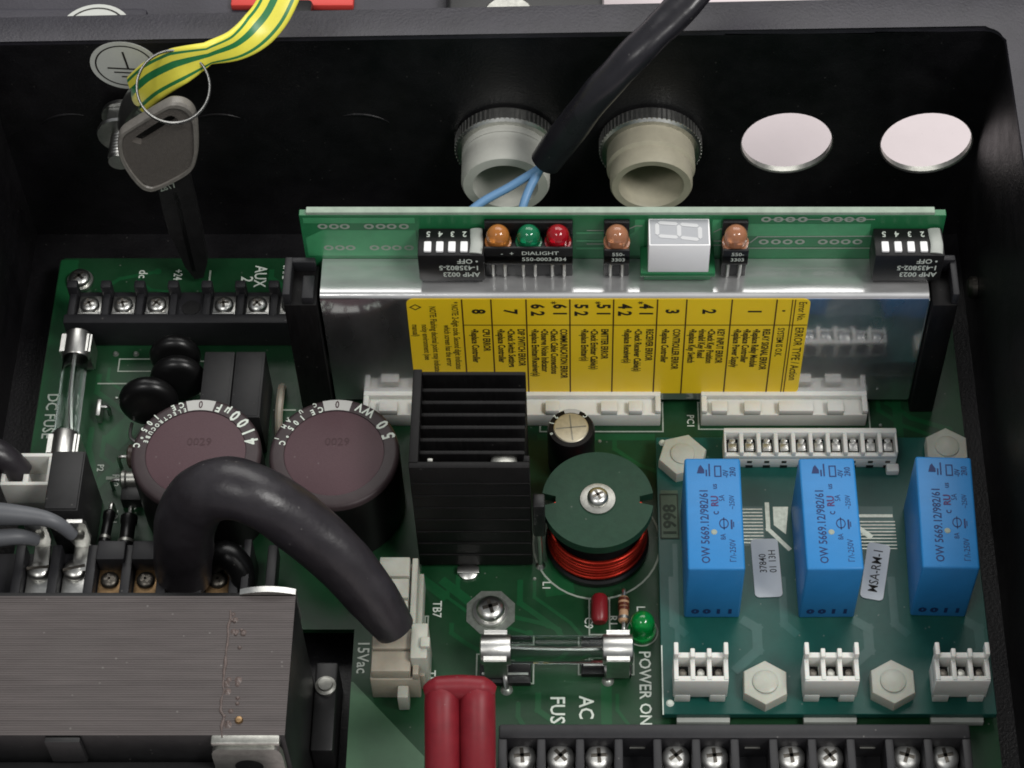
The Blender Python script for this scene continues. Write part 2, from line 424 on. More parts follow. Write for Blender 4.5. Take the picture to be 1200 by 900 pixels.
# back wall with two open cable holes: a grid of faces around circles
KX = [-111.5, -79.3, -48.5, -16.1, 16.1, 46.8, 78.6]; KZ = 25.0; KR = 10.4
HOLES = [5, 6]
def wall_with_holes(b, xs, holes):
    n = 40
    y0, y1 = YB, YB + 1.6
    def ring(cx, y): return [b.bm.verts.new((cx + KR * math.cos(t), y, KZ + KR * math.sin(t))) for t in [2 * math.pi * i / n for i in range(n)]]
    for (xa, xb, hc) in holes:
        zb, = (ZF,)
        for y, flip in ((y0, False), (y1, True)):
            if hc is None:
                vs = [b.bm.verts.new(p) for p in ((xa, y, ZF), (xb, y, ZF), (xb, y, zr(xb)), (xa, y, zr(xa)))]
                b._f(vs[::-1] if flip else vs)
            else:
                rg = ring(hc, y)
                def out(t):
                    c, s = math.cos(t), math.sin(t)
                    k = 1e9
                    for lim, comp, cen in ((xb, c, hc), (xa, c, hc), (zr(hc), s, KZ), (ZF, s, KZ)):
                        if abs(comp) > 1e-9:
                            q = (lim - cen) / comp
                            if q > 0: k = min(k, q)
                    return (hc + c * k, y, KZ + s * k)
                ts = [2 * math.pi * i / n for i in range(n)]
                og = [b.bm.verts.new(out(t)) for t in ts]
                for i in range(n):
                    j = (i + 1) % n
                    f = [rg[i], og[i], og[j], rg[j]]
                    b._f(f if flip else f[::-1])
                for cx, cz in ((xa, ZF), (xb, ZF), (xb, zr(hc)), (xa, zr(hc))):
                    t = math.atan2(cz - KZ, cx - hc) % (2 * math.pi); i = int(t / (2 * math.pi) * n); j = (i + 1) % n
                    v = b.bm.verts.new((cx, y, cz)); b._f([og[i], v, og[j]])
        if hc is not None:
            A, C = ring(hc, y0), ring(hc, y1)
            for i in range(n):
                j = (i + 1) % n; b._f([A[i], A[j], C[j], C[i]])
b = B()
wall_with_holes(b, None, [(XL, 31.0, None), (31.0, 62.6, 46.8), (62.6, XR, 78.0)])
bmesh.ops.recalc_face_normals(b.bm, faces=b.bm.faces)
part('back_wall', b, 'paint', enc)
for cx in (46.8, 78.0):
    b = B(); b.lathe([(KR - 0.02, 0.15), (KR - 0.3, 0.35), (KR - 0.3, 1.7), (KR - 0.02, 1.9)], (cx, YB, KZ), (0, 1, 0), 40, False, False)
    part('knockout_edge', b, 'steel_dull', enc, 'bare metal edge of an open knockout hole')
for i in (0, 1, 2):
    b = B(); b.tube([(KX[i] + (KR - 0.4) * math.sin(a), YB - 0.02, KZ + (KR - 0.4) * math.cos(a)) for a in [math.radians(-48 + 8 * k + 14 * i) for k in range(9)]], [0.05, .2, .28, .3, .3, .28, .25, .18, .05], 8, 4)
    k = part('knockout', b, 'paint', enc)
# side walls and turned-out rim
b = B(); b.prism([(YF, ZF), (YB + 1.6, ZF), (YB + 1.6, zr(XR)), (YF, zr(XR))], XR, XR + 1.6, 'yz'); part('side_wall', b, 'paint', enc)
b = B(); b.prism([(YF, ZF), (YB + 1.6, ZF), (YB + 1.6, zr(XL)), (YF, zr(XL))], XL - 1.6, XL, 'yz'); part('side_wall', b, 'paint', enc)
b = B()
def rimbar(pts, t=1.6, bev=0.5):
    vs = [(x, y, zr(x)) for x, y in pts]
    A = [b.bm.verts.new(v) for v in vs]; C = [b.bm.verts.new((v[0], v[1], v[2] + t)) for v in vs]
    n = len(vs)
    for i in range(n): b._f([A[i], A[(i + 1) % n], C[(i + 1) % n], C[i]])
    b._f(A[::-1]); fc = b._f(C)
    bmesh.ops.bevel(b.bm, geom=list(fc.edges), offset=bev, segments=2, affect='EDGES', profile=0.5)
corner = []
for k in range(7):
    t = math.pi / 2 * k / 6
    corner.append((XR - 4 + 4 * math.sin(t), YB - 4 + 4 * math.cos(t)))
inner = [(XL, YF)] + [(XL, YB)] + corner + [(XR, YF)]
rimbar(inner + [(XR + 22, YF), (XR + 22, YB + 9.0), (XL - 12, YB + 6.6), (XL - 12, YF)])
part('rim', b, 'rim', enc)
b = B()
for y in (20, -5): pass
b.lathe([(2.6, 0), (2.6, 1.2), (2.0, 1.9), (0, 2.2)], (XR - 0.1, 22, 6), (-1, 0, 0), 20)
part('rivet', b, 'steel_dark', enc)

# dark lid and small things lying behind the enclosure, seen over its rim
lid = thing('equipment_lid', 'dark grey equipment lid lying behind the enclosure rim', 'lid', (-50, 110, -26))
b = B(); b.box(-230, 6, 70, 190, -26, 20, 1.5); part('panel', b, 'lid', lid)
b = B(); b.box(-200, -100, 72, 88, 20, 27, 1.5); part('ridge', b, 'lid', lid)
st = thing('earth_sticker', 'round white earth symbol sticker cut off by the top of the picture', 'sticker', (-97, 88, 27))
st['label'] = 'round white earth symbol sticker above the rim at the top left edge'
b = B(); b.lathe([(8.4, 0), (8.4, 0.15)], (-111.5, 80, 27.02), n=40); part('disc', b, 'sticker', st)
b = B(); b.annulus((-111.5, 80), 6.9, 7.3, 27.25, n=40); b.strip([(-111.5, 83), (-111.5, 78)], 0.5, 27.25); b.strip([(-115, 78), (-108, 78)], 0.5, 27.26); part('symbol', b, 'ink_black', st)
b = B(); b.box(-82, -53, 93, 97, 20, 22, 0.5)
single('red_strip', b, 'red_print', 'red plastic strip behind the rim next to the green and yellow strap', 'strip')
cl = thing('latch', 'black latch with a metal cap behind the middle of the rim', 'latch', (-14, 95, 20))
b = B(); b.box(-31, 6.2, 74, 106, 20.2, 25, 1.5); part('body', b, 'blk_gloss', cl)
b = B(); b.lathe([(6.5, 0), (6.5, 2.5), (5.6, 3.4), (0, 3.6)], (-16, 84, 25), n=28); part('cap', b, 'steel_dull', cl)
b = B(); b.box(-110, -60, 71, 78, 20.1, 24, 1.2); b.box(-75, -62, 74, 92, 20.1, 25.5, 1.2)
single('black_clamp', b, 'blk_gloss', 'black clamp behind the rim left of the green and yellow strap', 'clamp')

# ================================================================== main circuit board
pcb = thing('main_circuit_board', 'large dark green main circuit board on the enclosure floor', 'circuit board', (0, -30, 0))
OUT = [(-117.7, 34.8), (84.2, 34.8), (84.2, -112), (-46, -112), (-46, -61), (-118.7, -61), (-118.7, 33.8)]
b = B(); b.prism(OUT, -1.6, 0); part('board', b, 'pcb', pcb)
b = B()
for x, y in ((-112, 28.6), (-112, -40), (78, 28), (-18, -57), (78, -60), (20, -100)): b.cyl((x, y, ZF), (x, y, -1.6), 3, 16)
part('standoff', b, 'steel_dull', pcb)
b = B(); z = 0.03
b.sheet([(-46, -73), (-45.6, -73), (-30.5, -89.5), (-30.5, -112), (-46, -112)], z)
part('ground_pour', b, 'pcb_pale', pcb, 'pale green laminate wedge in the near left corner of the board')
b = B(); z = 0.035
b.sheet([(-118.5, 34.3), (-114.5, 34.3), (-114.5, -61), (-118.5, -61)], z)
b.strip([(-100, -14), (-92, -3)], 5.0, z); b.strip([(-104, -27), (-90, -10)], 2.2, z)
b.strip([(-27.7, -50), (-22, -55)], 2.0, z)
b.strip([(-4, -50), (-5.5, -40)], 6.0, z)
b.strip([(5.8, -72), (5.8, -88)], 2.2, z)
b.strip([(-88, -30), (-86, -50)], 3, z)
b.strip([(70, 10), (70, -18)], 2, z); b.strip([(-8, -14), (16, -14)], 1.6, z)
b.strip([(-36, -46.5), (-28, -53)], 2.2, z)
for k, (xa, ya_, xb, yb_) in enumerate([(-27, -50, -10, -62), (-25, -48.5, -6, -60), (-12, -50, -2, -66), (-9, -49, 2, -64), (-26, -60, -20, -66), (-8, -76, -2, -87), (8, -76, 11, -87), (-12, -78, -10, -87), (-106, 2, -97, -12), (-104, 4, -94, -6), (-103, -14, -96, -30), (-106, -12, -104, -28), (-100, 30, -84, 24), (-108, 24, -96, 31), (-70, 31, -60, 25), (22, -2, 60, -3), (66, -4, 78, -14), (68, -2, 81, -12), (-5, -16, 14, -25), (8, -14, 20, -24)]):
    m_ = abs(yb_ - ya_) * 0.5; sg = 1 if xb > xa else -1
    b.strip([(xa, ya_), (xa, ya_ + (yb_ - ya_) * 0.3), (xa + sg * min(m_, abs(xb - xa)), ya_ + (yb_ - ya_) * 0.7), (xb, yb_)], 0.7 + 0.25 * (k % 3), z)
    b.annulus((xb, yb_), 0.3, 0.85, z + 0.05, n=14)
part('copper_trace', b, 'pcb_trace', pcb, kind='stuff')
b = B(); z = 0.12
def T(s, u_, size, x, y, d=DN, sq=0.9, bold=0.012, al='LEFT'):
    b = B(); b.text(s, size, (x, y, u_), d[0], d[1], sq, bold, al); part('lettering', b, 'ink', pcb)
T('AC', z, 4.2, 1.6, -76.2); T('FUSE', z, 4.2, -4.2, -76.2)
T('POWER ON', z, 3.4, 13.6, -66.0, sq=0.92)
T('LE', z, 2.5, 13.0, -55.6); T('C9', z, 2.5, 2.2, -58.2); T('R1', z, 2.5, 7.2, -57.8); T('L1', z, 2.3, -6.6, -49.8)
T('TB7', z, 2.6, -29.2, -54.4); T('TB6', z, 2.6, -29.9, -70.4); T('S1', z, 2.4, -24.2, -72.2)
T('15Vac', z, 3.4, -44.0, -63.6)
T('PC1', z, 2.2, 24.6, -8.2)
T('DC FUSE', z, 3.6, -115.6, -2.6, sq=0.85)
T('AUX', z, 3.9, -72.6, 32.6, sq=0.75); T('2', z, 3.9, -75.6, 29.6)
T('SAFE', z, 2.7, -66.6, 32.8, sq=0.7); T('dc', z, 2.8, -99.4, 31.4); T('+24', z, 2.8, -91.4, 31.6, sq=0.7)
T('CR1', z, 1.8, -62.4, -14.0); T('R12', z, 2.2, -99.4, -23.5); T('P2', z, 2.0, -103.0, -21.0); T('P3', z, 2.2, -94.5, -16.0)
T('BR1', z, 2.4, -98.8, -32.4); T('D1', z, 2.4, -95.0, -31.0); T('S1', z, 2.6, -93.4, -28.4)
z = 0.115
def rect(x0, x1, y0, y1, w=0.32): b = B(); b.strip([(x0, y0), (x1, y0), (x1, y1), (x0, y1), (x0, y0)], w, z); part('silkscreen_outline', b, 'ink_dim', pcb)
rect(2.4, 6.6, -62.3, -54)
rect(-20.6, -9, -73.4, -66.8)
rect(0.2, 11.4, -71.4, -66.5)
rect(-31.5, -30.9, -74, -58)
rect(-8.2, 18.6, -12.6, -5)
rect(26.4, 63.8, -12.0, -5)
rect(-102, -92, 3.3, 6.6, .3)
b = B(); b.strip([(-84, 31), (-84, 21.5)], 0.4, z); part('silkscreen_outline', b, 'ink_dim', pcb)
b = B(); b.strip([(-65.0, -8), (-65.0, -36)], 0.4, z); part('silkscreen_outline', b, 'ink_dim', pcb)
b = B(); b.strip([(-66.6, -7), (-62, -7)], .4, z); part('silkscreen_outline', b, 'ink_dim', pcb)
b = B(); b.strip([(-106, 0), (-98, 0)], 0.35, z); part('silkscreen_outline', b, 'ink_dim', pcb)
b = B(); b.strip([(-84, 6.0), (-77, 6.0)], 0.35, z); part('silkscreen_outline', b, 'ink_dim', pcb)
b = B(); b.strip([(-81, 2.0), (-76, 2.0)], 0.35, z); part('silkscreen_outline', b, 'ink_dim', pcb)
b = B(); b.strip([(-99.8, -34), (-99.8, -46)], 0.35, z); part('silkscreen_outline', b, 'ink_dim', pcb)
b = B(); b.strip([(-97, -29.5), (-91, -29.5)], 0.35, z); part('silkscreen_outline', b, 'ink_dim', pcb)
b = B(); b.strip([(-101, -24.5), (-97, -24.5)], .8, z); part('silkscreen_outline', b, 'ink_dim', pcb)
b = B(); b.annulus((4.0, -40.6), 13.2, 13.6, z, n=40); part('silkscreen_outline', b, 'ink_dim', pcb)
b = B(); b.annulus((13.2, -61.6), 3.1, 3.4, z, n=24); part('silkscreen_outline', b, 'ink_dim', pcb)
b = B(); b.annulus((-79.5, -2), 3.6, 3.9, z, n=28); part('silkscreen_outline', b, 'ink_dim', pcb)
b = B(); b.annulus((-80, -9), 3.6, 3.9, z, n=28); part('silkscreen_outline', b, 'ink_dim', pcb)
b = B(); b.annulus((-104, 22), 2.6, 2.9, z, n=28); part('silkscreen_outline', b, 'ink_dim', pcb)
b = B(); b.strip([(66, -15.5), (80, -15.5)], 0.35, z); part('silkscreen_outline', b, 'ink_dim', pcb)
rect(67.5, 71.5, -20.5, -16.5, .3)
b = B()
b.prism([(-18 + 5.4 * math.cos(math.pi / 8 + k * math.pi / 4), -57.1 + 5.4 * math.sin(math.pi / 8 + k * math.pi / 4)) for k in range(8)], 0.02, 0.14)
part('tinned_pad', b, 'tin', pcb, 'octagonal tinned pad round the mounting screw')
b = B(); r_ = random.Random(3)
for _ in range(70):
    x, y = r_.uniform(-105, 70), r_.uniform(-50, 25)
    b.lathe([(0.45, 0), (0.3, 0.25), (0, 0.3)], (x, y, 0.02), n=8, cap0=False)
for x in (-103, -98.5, -94): b.lathe([(0.7, 0), (0.4, 0.6), (0, 0.7)], (x, 8.0, 0.02), n=10)
part('solder_joint', b, 'tin', pcb, kind='stuff')

def board_screw(label, x, y, r, z=0.15, rot=0.3):
    t = thing('mounting_screw', label, 'screw', (x, y, z))
    b = B(); b.lathe([(r * 0.5, 0), (r * 1.18, 0), (r * 1.22, 0.3), (r * 1.18, 0.8), (r * 0.5, 0.85)], (x, y, z), n=28); part('washer', b, 'steel', t)
    phillips('head', x, y, z + 0.85, r, t, rot=rot); return t
board_screw('cross head screw with washer in the octagonal tinned pad', -18, -57.1, 3.0)
t = board_screw('cross head screw at the far left corner of the main board', -113.3, 28.0, 2.5, rot=0.8)

# ================================================================== terminal blocks
def terminal_far():
    t = thing('barrier_terminal_block', 'black barrier terminal block with six visible screws at the far left', 'terminal block', (-88, 14, 0))
    b = B(); b.box(-113.5, -55, 11.3, 20.2, 0.05, 7.0, 0.4); b.box(-113.5, -55, 10.2, 12.6, 0.05, 9.0, 0.3)
    for k in range(8):
        x = -112.1 + 7.45 * k; b.box(x - 0.8, x + 0.8, 12.4, 20.0, 6, 8.8, 0.3); b.box(x - 1.2, x + 1.2, 18.2, 20.3, 6, 11.3, 0.4)
    part('housing', b, 'strip', t)
    for k, i in enumerate((0, 1, 2, 4, 5, 6)):
        x = -108.3 + 7.45 * i
        p = B(); p.box(x - 2.5, x + 2.5, 12.8, 18.4, 7.05, 7.7, 0.15); p.box(x - 2.4, x + 2.4, 12.9, 13.5, 7.1, 8.6, 0.15)
        part('clamp_plate', p, 'steel', t)
        phillips('screw', x, 15.6, 7.8, 2.15, t, rot=random.uniform(0, 1.5))
    b = B(); x = -108.3 + 22.35; b.lathe([(2.0, 0), (2.0, 0.2), (0, 0.25)], (x, 15.6, 7.05), n=20); part('empty_well', b, 'blk', t)
terminal_far()

def terminal_near():
    t = thing('barrier_terminal_block', 'long black barrier terminal block along the near edge with bright cross head screws', 'terminal block', (30, -95, 0))
    b = B(); b.box(-15.3, 76, -92.0, -88.9, 0.05, 14.0, 0.5)
    b.box(-15.3, 76, -106, -91.5, 0.05, 5.5, 0.3)
    for k in range(13):
        x = -14.5 + 7.47 * k
        if x > 77: break
        b.box(x - 0.85, x + 0.85, -105.8, -91.7, 5, 13.6, 0.3)
    part('housing', b, 'strip', t)
    for i in range(12):
        x = -10.8 + 7.47 * i
        p = B(); p.box(x - 1.5, x + 1.5, -92.25, -92.03, 9.6, 9.95); part('slot_mark', p, 'steel_dull', t)
        if i in (3, 6, 9): continue
        p = B(); p.box(x - 2.7, x + 2.7, -100.5, -94.0, 5.55, 6.4, 0.2); p.box(x - 2.6, x - 1.9, -97.5, -94.2, 6.3, 8.2, 0.2); p.box(x + 1.9, x + 2.6, -97.5, -94.2, 6.3, 8.2, 0.2)
        part('clamp_plate', p, 'steel', t)
        phillips('screw', x, -93.9, 8.6, 2.8, t, m='screw', rot=random.uniform(0, 1.5))
terminal_near()

b = B(); b.tube([(-75.5, -50, 8), (-72, -50.5, 12.5), (-69, -52.5, 11), (-68, -56, 8)], [2.6, 3.0, 2.9, 2.2], 16, 6)
single('rubber_boot', b, 'blk_gloss', 'glossy black rubber boot under the arch of the thick sleeve', 'rubber boot')
def terminal_left():
    t = thing('barrier_terminal_block', 'black terminal strip behind the transformer with fork lugs on two screws', 'terminal block', (-95, -52, 0))
    b = B(); b.box(-124, -68.5, -60, -46.5, 0.05, 6.2, 0.4)
    for k in range(8):
        x = -114.5 + 7.4 * k; b.box(x - 1.0, x + 1.0, -58.5, -46.6, 5, 10.0, 0.3)
    for x in (-95.6, -88.4): b.box(x - 2.9, x + 2.9, -51.0, -46.5, 6, 11.6, 0.4)
    b.box(-68.4, -66.8, -58, -46.4, 0.1, 12, 0.3)
    part('housing', b, 'strip', t)
    for i in range(6):
        x = -110.8 + 7.4 * i
        p = B(); p.box(x - 2.4, x + 2.4, -56.5, -50.8, 6.25, 7.0, 0.15); part('clamp_plate', p, 'steel' if i < 2 else 'brass', t)
        if i < 2: phillips('screw', x, -51.3, 7.1, 2.4, t, rot=0.1 + i * 0.15, slot=True)
        else:
            phillips('screw', x, -53.6, 7.1, 1.9, t, m='steel_dark', rot=random.uniform(0, 1))
    return t
terminal_left()
for i, lab in enumerate(('silver crimp lug on the leftmost screw of the left terminal strip', 'silver crimp lug with grey wire on the second screw of the left terminal strip')):
    x = -110.4 + 8.2 * i
    t = thing('crimp_lug', lab, 'crimp lug', (x, -48, 8))
    b = B()
    b.prism([(x - 1.3, 8.2), (x + 1.3, 8.2), (x + 2.2, 11.5), (x + 2.2, 17.6), (x + 1.6, 18.4), (x - 1.6, 18.4), (x - 2.2, 17.6), (x - 2.2, 11.5)], -46.4, -45.6, 'xz'); b.box(x - 1.7, x + 1.7, -52, -45.7, 7.9, 8.6, 0.25)
    part('tongue', b, 'steel', t)
    b = B(); b.lathe([(1.3, 0), (1.3, 0.5), (0.7, 0.9), (0, 0.95)], (x, -46.4, 13.6), (0, -1, 0.1), 18); part('crimp', b, 'steel_dull', t)
b = B(); b.tube([(-150, -46, 22), (-122, -45.5, 20.6), (-112, -46, 20.6), (-106, -47, 20), (-102.8, -47.6, 15.5)], [2.7, 2.6, 2.0, 1.5, 1.3], 14)
single('grey_wire', b, 'grey_wire', 'grey insulated wire running in from the left to the crimp lug', 'wire')
b = B(); b.tube([(-150, -49, 18), (-124, -49.5, 17), (-114, -48.5, 16.4), (-110.6, -47.6, 13.5)], [2.0, 2.0, 1.7, 1.3], 14)
single('grey_wire', b, 'grey_wire', 'grey insulated wire in front ending at the leftmost crimp lug', 'wire')

# ================================================================== left-hand components
def white_socket():
    t = thing('white_plug_socket', 'white open topped connector shell with a black plug at the left edge', 'connector', (-114.5, -31, 0))
    b = B(); wl = 0.9; x0, x1, y0, y1, h = -120.5, -110.2, -33.5, -25.6, 12
    b.box(x0, x1, y0, y0 + wl, 0.1, h, 0.2); b.box(x0, x1, y1 - wl, y1, 0.1, h, 0.2); b.box(x0, x0 + wl, y0 + wl, y1 - wl, 0.1, h - .05, 0.2); b.box(x1 - wl, x1, y0 + wl, y1 - wl, 0.1, h - .05, 0.2)
    b.box(x0, x1, y0, y1, 0.05, 5, 0.2); b.box(-116, -114.8, y0 + 1, y0 + 3, 4, h - .4, 0.2)
    part('shell', b, 'white_pl', t)
white_socket()
b = B(); b.tube([(-150, -25, 13), (-132, -25.5, 13.5), (-122, -27, 14), (-116.8, -29, 9)], [3.6, 3.6, 3.3, 2.6], 16)
single('black_plug_lead', b, 'rubber', 'black lead plugged into the white connector shell at the left edge', 'cable')
b = B(); b.box(-108.4, -101.4, -44.5, -30.2, 0.1, 20, 0.3); b.box(-108.1, -101.7, -44.2, -30.5, 19.9, 20.4, 0.15)
single('tall_component', b, 'blk_satin', 'tall plain black block standing behind the left terminal strip', 'component')
def fuse(label, p0, p1, z, r, clips, wire=True):
    p0, p1 = Vector((*p0, z)), Vector((*p1, z)); d = (p1 - p0).normalized(); L = (p1 - p0).length
    t = thing('glass_fuse', label, 'fuse', (*((p0 + p1) / 2).xy, 0))
    cap = L * 0.2
    for a, q in ((p0, d), (p1, -d)):
        b = B(); b.lathe([(0, 0), (r * 0.8, 0), (r, 0.25), (r, cap - 0.2), (r * 0.96, cap)], a, q, 28, False, False); part('end_cap', b, 'steel', t)
    b = B(); b.lathe([(r * 0.93, cap * 0.8), (r * 0.93, L - cap * 0.8)], p0, d, 28, False, False)
    b.lathe([(r * 0.76, cap * 0.8), (r * 0.76, L - cap * 0.8)], p0, d, 28, False, False); part('glass_tube', b, 'glass', t)
    b = B(); s = d.cross(Vector((0, 0, 1)))
    b.tube([p0 + d * cap * 0.8 + Vector((0, 0, r * 0.3)), p0 + d * L * 0.5 + Vector((0, 0, 0.2)), p1 - d * cap * 0.8 - s * r * 0.2 - Vector((0, 0, r * 0.3))], 0.32, 6); part('fuse_wire', b, 'steel', t)
    for a in (p0 + d * cap * 0.5, p1 - d * cap * 0.5):
        b = B()
        for sg in (-1, 1):
            c = a + s * sg * (r + 0.25)
            if abs(d.x) > 0.5: b.box(a.x - 2.3, a.x + 2.3, c.y - 0.2, c.y + 0.2, 2.0, z + r * 0.55); b.box(a.x - 2.3, a.x + 2.3, c.y + sg * 0.2 - 0.2, c.y + sg * 0.9, z + r * 0.5, z + r * 0.5 + 0.4)
            else: b.box(c.x - 0.2, c.x + 0.2, a.y - 2.3, a.y + 2.3, 2.0, z + r * 0.55); b.box(c.x + sg * 0.2 - 0.2, c.x + sg * 0.9, a.y - 2.3, a.y + 2.3, z + r * 0.5, z + r * 0.5 + 0.4)
        if abs(d.x) > 0.5: b.box(a.x - 2.4, a.x + 2.4, a.y - r, a.y + r, 1.8, 2.4)
        else: b.box(a.x - r, a.x + r, a.y - 2.4, a.y + 2.4, 1.8, 2.4)
        b.cyl((a.x, a.y, 0), (a.x, a.y, 1.9), 0.7, 8)
        part('clip', b, 'steel', t)
    return t
fuse('glass fuse in silver clips beside the AC FUSE lettering', (-19.6, -69.6), (11.2, -69.6), 7.6, 3.1, None)
fuse('glass fuse in silver clips beside the DC FUSE lettering', (-110.0, 8.2), (-109.4, -24.5), 7.2, 2.9, None)
# small pieces under the AC fuse clips
for x0, x1, y, lab in ((-20.2, -9.2, -73.6, 'black fuse holder foot with a silver leg at the left end of the AC fuse'), (0.4, 11.2, -71.6, 'black fuse holder foot with a silver leg at the right end of the AC fuse')):
    t = thing('fuse_holder_foot', lab, 'fuse holder', ((x0 + x1) / 2, y, 0))
    b = B(); b.box(x0 + .3, x1 - .3, y - 0.4, y + 5.0, 0.05, 1.6, 0.2); part('block', b, 'blk', t)
    b = B(); xm = (x0 + x1) / 2
    b.box(x0 + 0.8, x1 - 0.8, y + 1.2, y + 1.7, 1.6, 2.1); b.tube([(xm, y + 3, 1.7), (xm, y + 0.5, 2.4), (xm + .3, y - 1.2, 0.6)], 0.55, 8); part('leg', b, 'steel', t)
    b = B(); b.lathe([(1.3, 0), (0.7, 0.7), (0, 0.9)], (xm + .3, y - 1.2, 0.05), n=14); part('solder', b, 'tin', t)

def disc_comp(label, c, r, th, z):
    t = thing('disc_varistor', label, 'varistor', (c[0], c[1], 0))
    b = B(); prof = []
    for k in range(9):
        a = -math.pi / 2 + math.pi * k / 8; prof.append((r - th / 2 + th / 2 * math.cos(a), th / 2 * math.sin(a)))
    b.lathe([(0, -th / 2)] + prof + [(0, th / 2)], (c[0], c[1], z), (0.05, -1.0, 0.22), 36); part('body', b, 'blk_gloss', t)
    b = B()
    for s in (-2.5, 2.5): b.tube([(c[0] + s, c[1] + 2, z - 4), (c[0] + s, c[1] + 3, 3), (c[0] + s, c[1] + 3, 0)], 0.35, 6)
    part('lead', b, 'steel', t)
disc_comp('nearest black disc varistor touching the left mauve capacitor', (-92.3, -10.5), 6.4, 4.4, 9)
disc_comp('middle black disc varistor partly hidden by the nearest one', (-86.6, -4.5), 6.0, 4.2, 9)
disc_comp('farthest black disc varistor beside the far terminal block', (-88.0, 2.0), 5.6, 3.8, 8)
for i, (x0, x1, lab) in enumerate(((-80.4, -73.9, 'left one of two matte black boxes behind the left capacitor'), (-73.7, -67.3, 'right one of two matte black boxes behind the left capacitor'))):
    b = B(); b.box(x0, x1, -18.0, -1.0, 0.1, 14, 0.25); b.box(x0 + .5, x1 - .5, -17.6, -1.4, 13.9, 14.1, 0.1)
    o = single('black_module', b, 'blk_satin', lab, 'component', 'two black boxes')
def axial(label, p0, p1, r, body, wire_ext, band=None, name='axial_resistor', cat='resistor', z=3):
    a, c = Vector((*p0, z)), Vector((*p1, z)); d = (c - a).normalized(); L = (c - a).length
    t = thing(name, label, cat, (*((a + c) / 2).xy, 0))
    b = B(); b.lathe([(0, 0), (r * 0.75, 0.1), (r, 0.5), (r, L * 0.22), (r * 0.85, L * 0.3), (r * 0.85, L * 0.7), (r, L * 0.78), (r, L - 0.5), (r * 0.75, L - 0.1), (0, L)], a, d, 18, False, False); part('body', b, body, t)
    b = B()
    b.tube([a + d * 0.2, a - d * wire_ext * 0.7, a - d * wire_ext - Vector((0, 0, 1)), a - d * wire_ext - Vector((0, 0, z))], 0.42, 8)
    b.tube([c - d * 0.2, c + d * wire_ext * 0.7, c + d * wire_ext - Vector((0, 0, 1)), c + d * wire_ext - Vector((0, 0, z))], 0.42, 8); part('lead', b, 'steel', t)
    if band:
        for f in band:
            b = B(); b.lathe([(r * 1.02, -0.35), (r * 1.02, 0.35)], a + d * L * f, d, 18, False, False); part('colour_band', b, 'band' if f < .7 else 'steel_dull', t)
axial('tan banded resistor lying beside the power LED', (9.5, -55.0), (9.4, -61.0), 1.15, 'resistor', 2.0, (0.15, 0.35, 0.5, 0.85))
axial('black axial diode left of its twin behind the left terminal strip', (-98.4, -35.6), (-98.8, -44.0), 1.3, 'blk_gloss', 2.2, (0.8,), 'axial_diode', 'diode', 5)
axial('black axial diode right of its twin behind the left terminal strip', (-94.2, -36.6), (-94.2, -45.0), 1.8, 'blk_gloss', 2.2, (0.8,), 'axial_diode', 'diode', 5)
axial('dark brown resistor left of the capacitor, farther one', (-96.5, -21.5), (-89.6, -21.3), 2.6, 'res_dark', 2.0, None, z=4)
axial('grey resistor left of the capacitor, nearer one', (-97.5, -27.0), (-92.4, -26.8), 2.1, 'steel_dull', 2.0, None, z=3.4)
b = B(); b.box(-97, -92.4, -32, -28, 0.1, 3.6, 0.3)
single('chip_component', b, 'blk', 'small black block under the resistors left of the capacitor', 'component')
b = B(); b.box(-104.9, -103.9, -10.5, -6.2, 0.05, 3.4, 0.2); b.tube([(-102.5, -8, 0), (-102.5, -8, 2.5), (-104, -8, 3)], 0.5, 8)
single('test_pin', b, 'steel', 'small upright metal pin next to the DC fuse', 'pin')
b = B(); b.tube([(-96.5, -13, 4), (-96.2, -17, 4.5), (-93, -19, 4.6), (-89, -19.5, 4.5)], 0.4, 8)
single('link_wire', b, 'steel', 'bent bare link wire in front of the black disc varistors', 'wire')

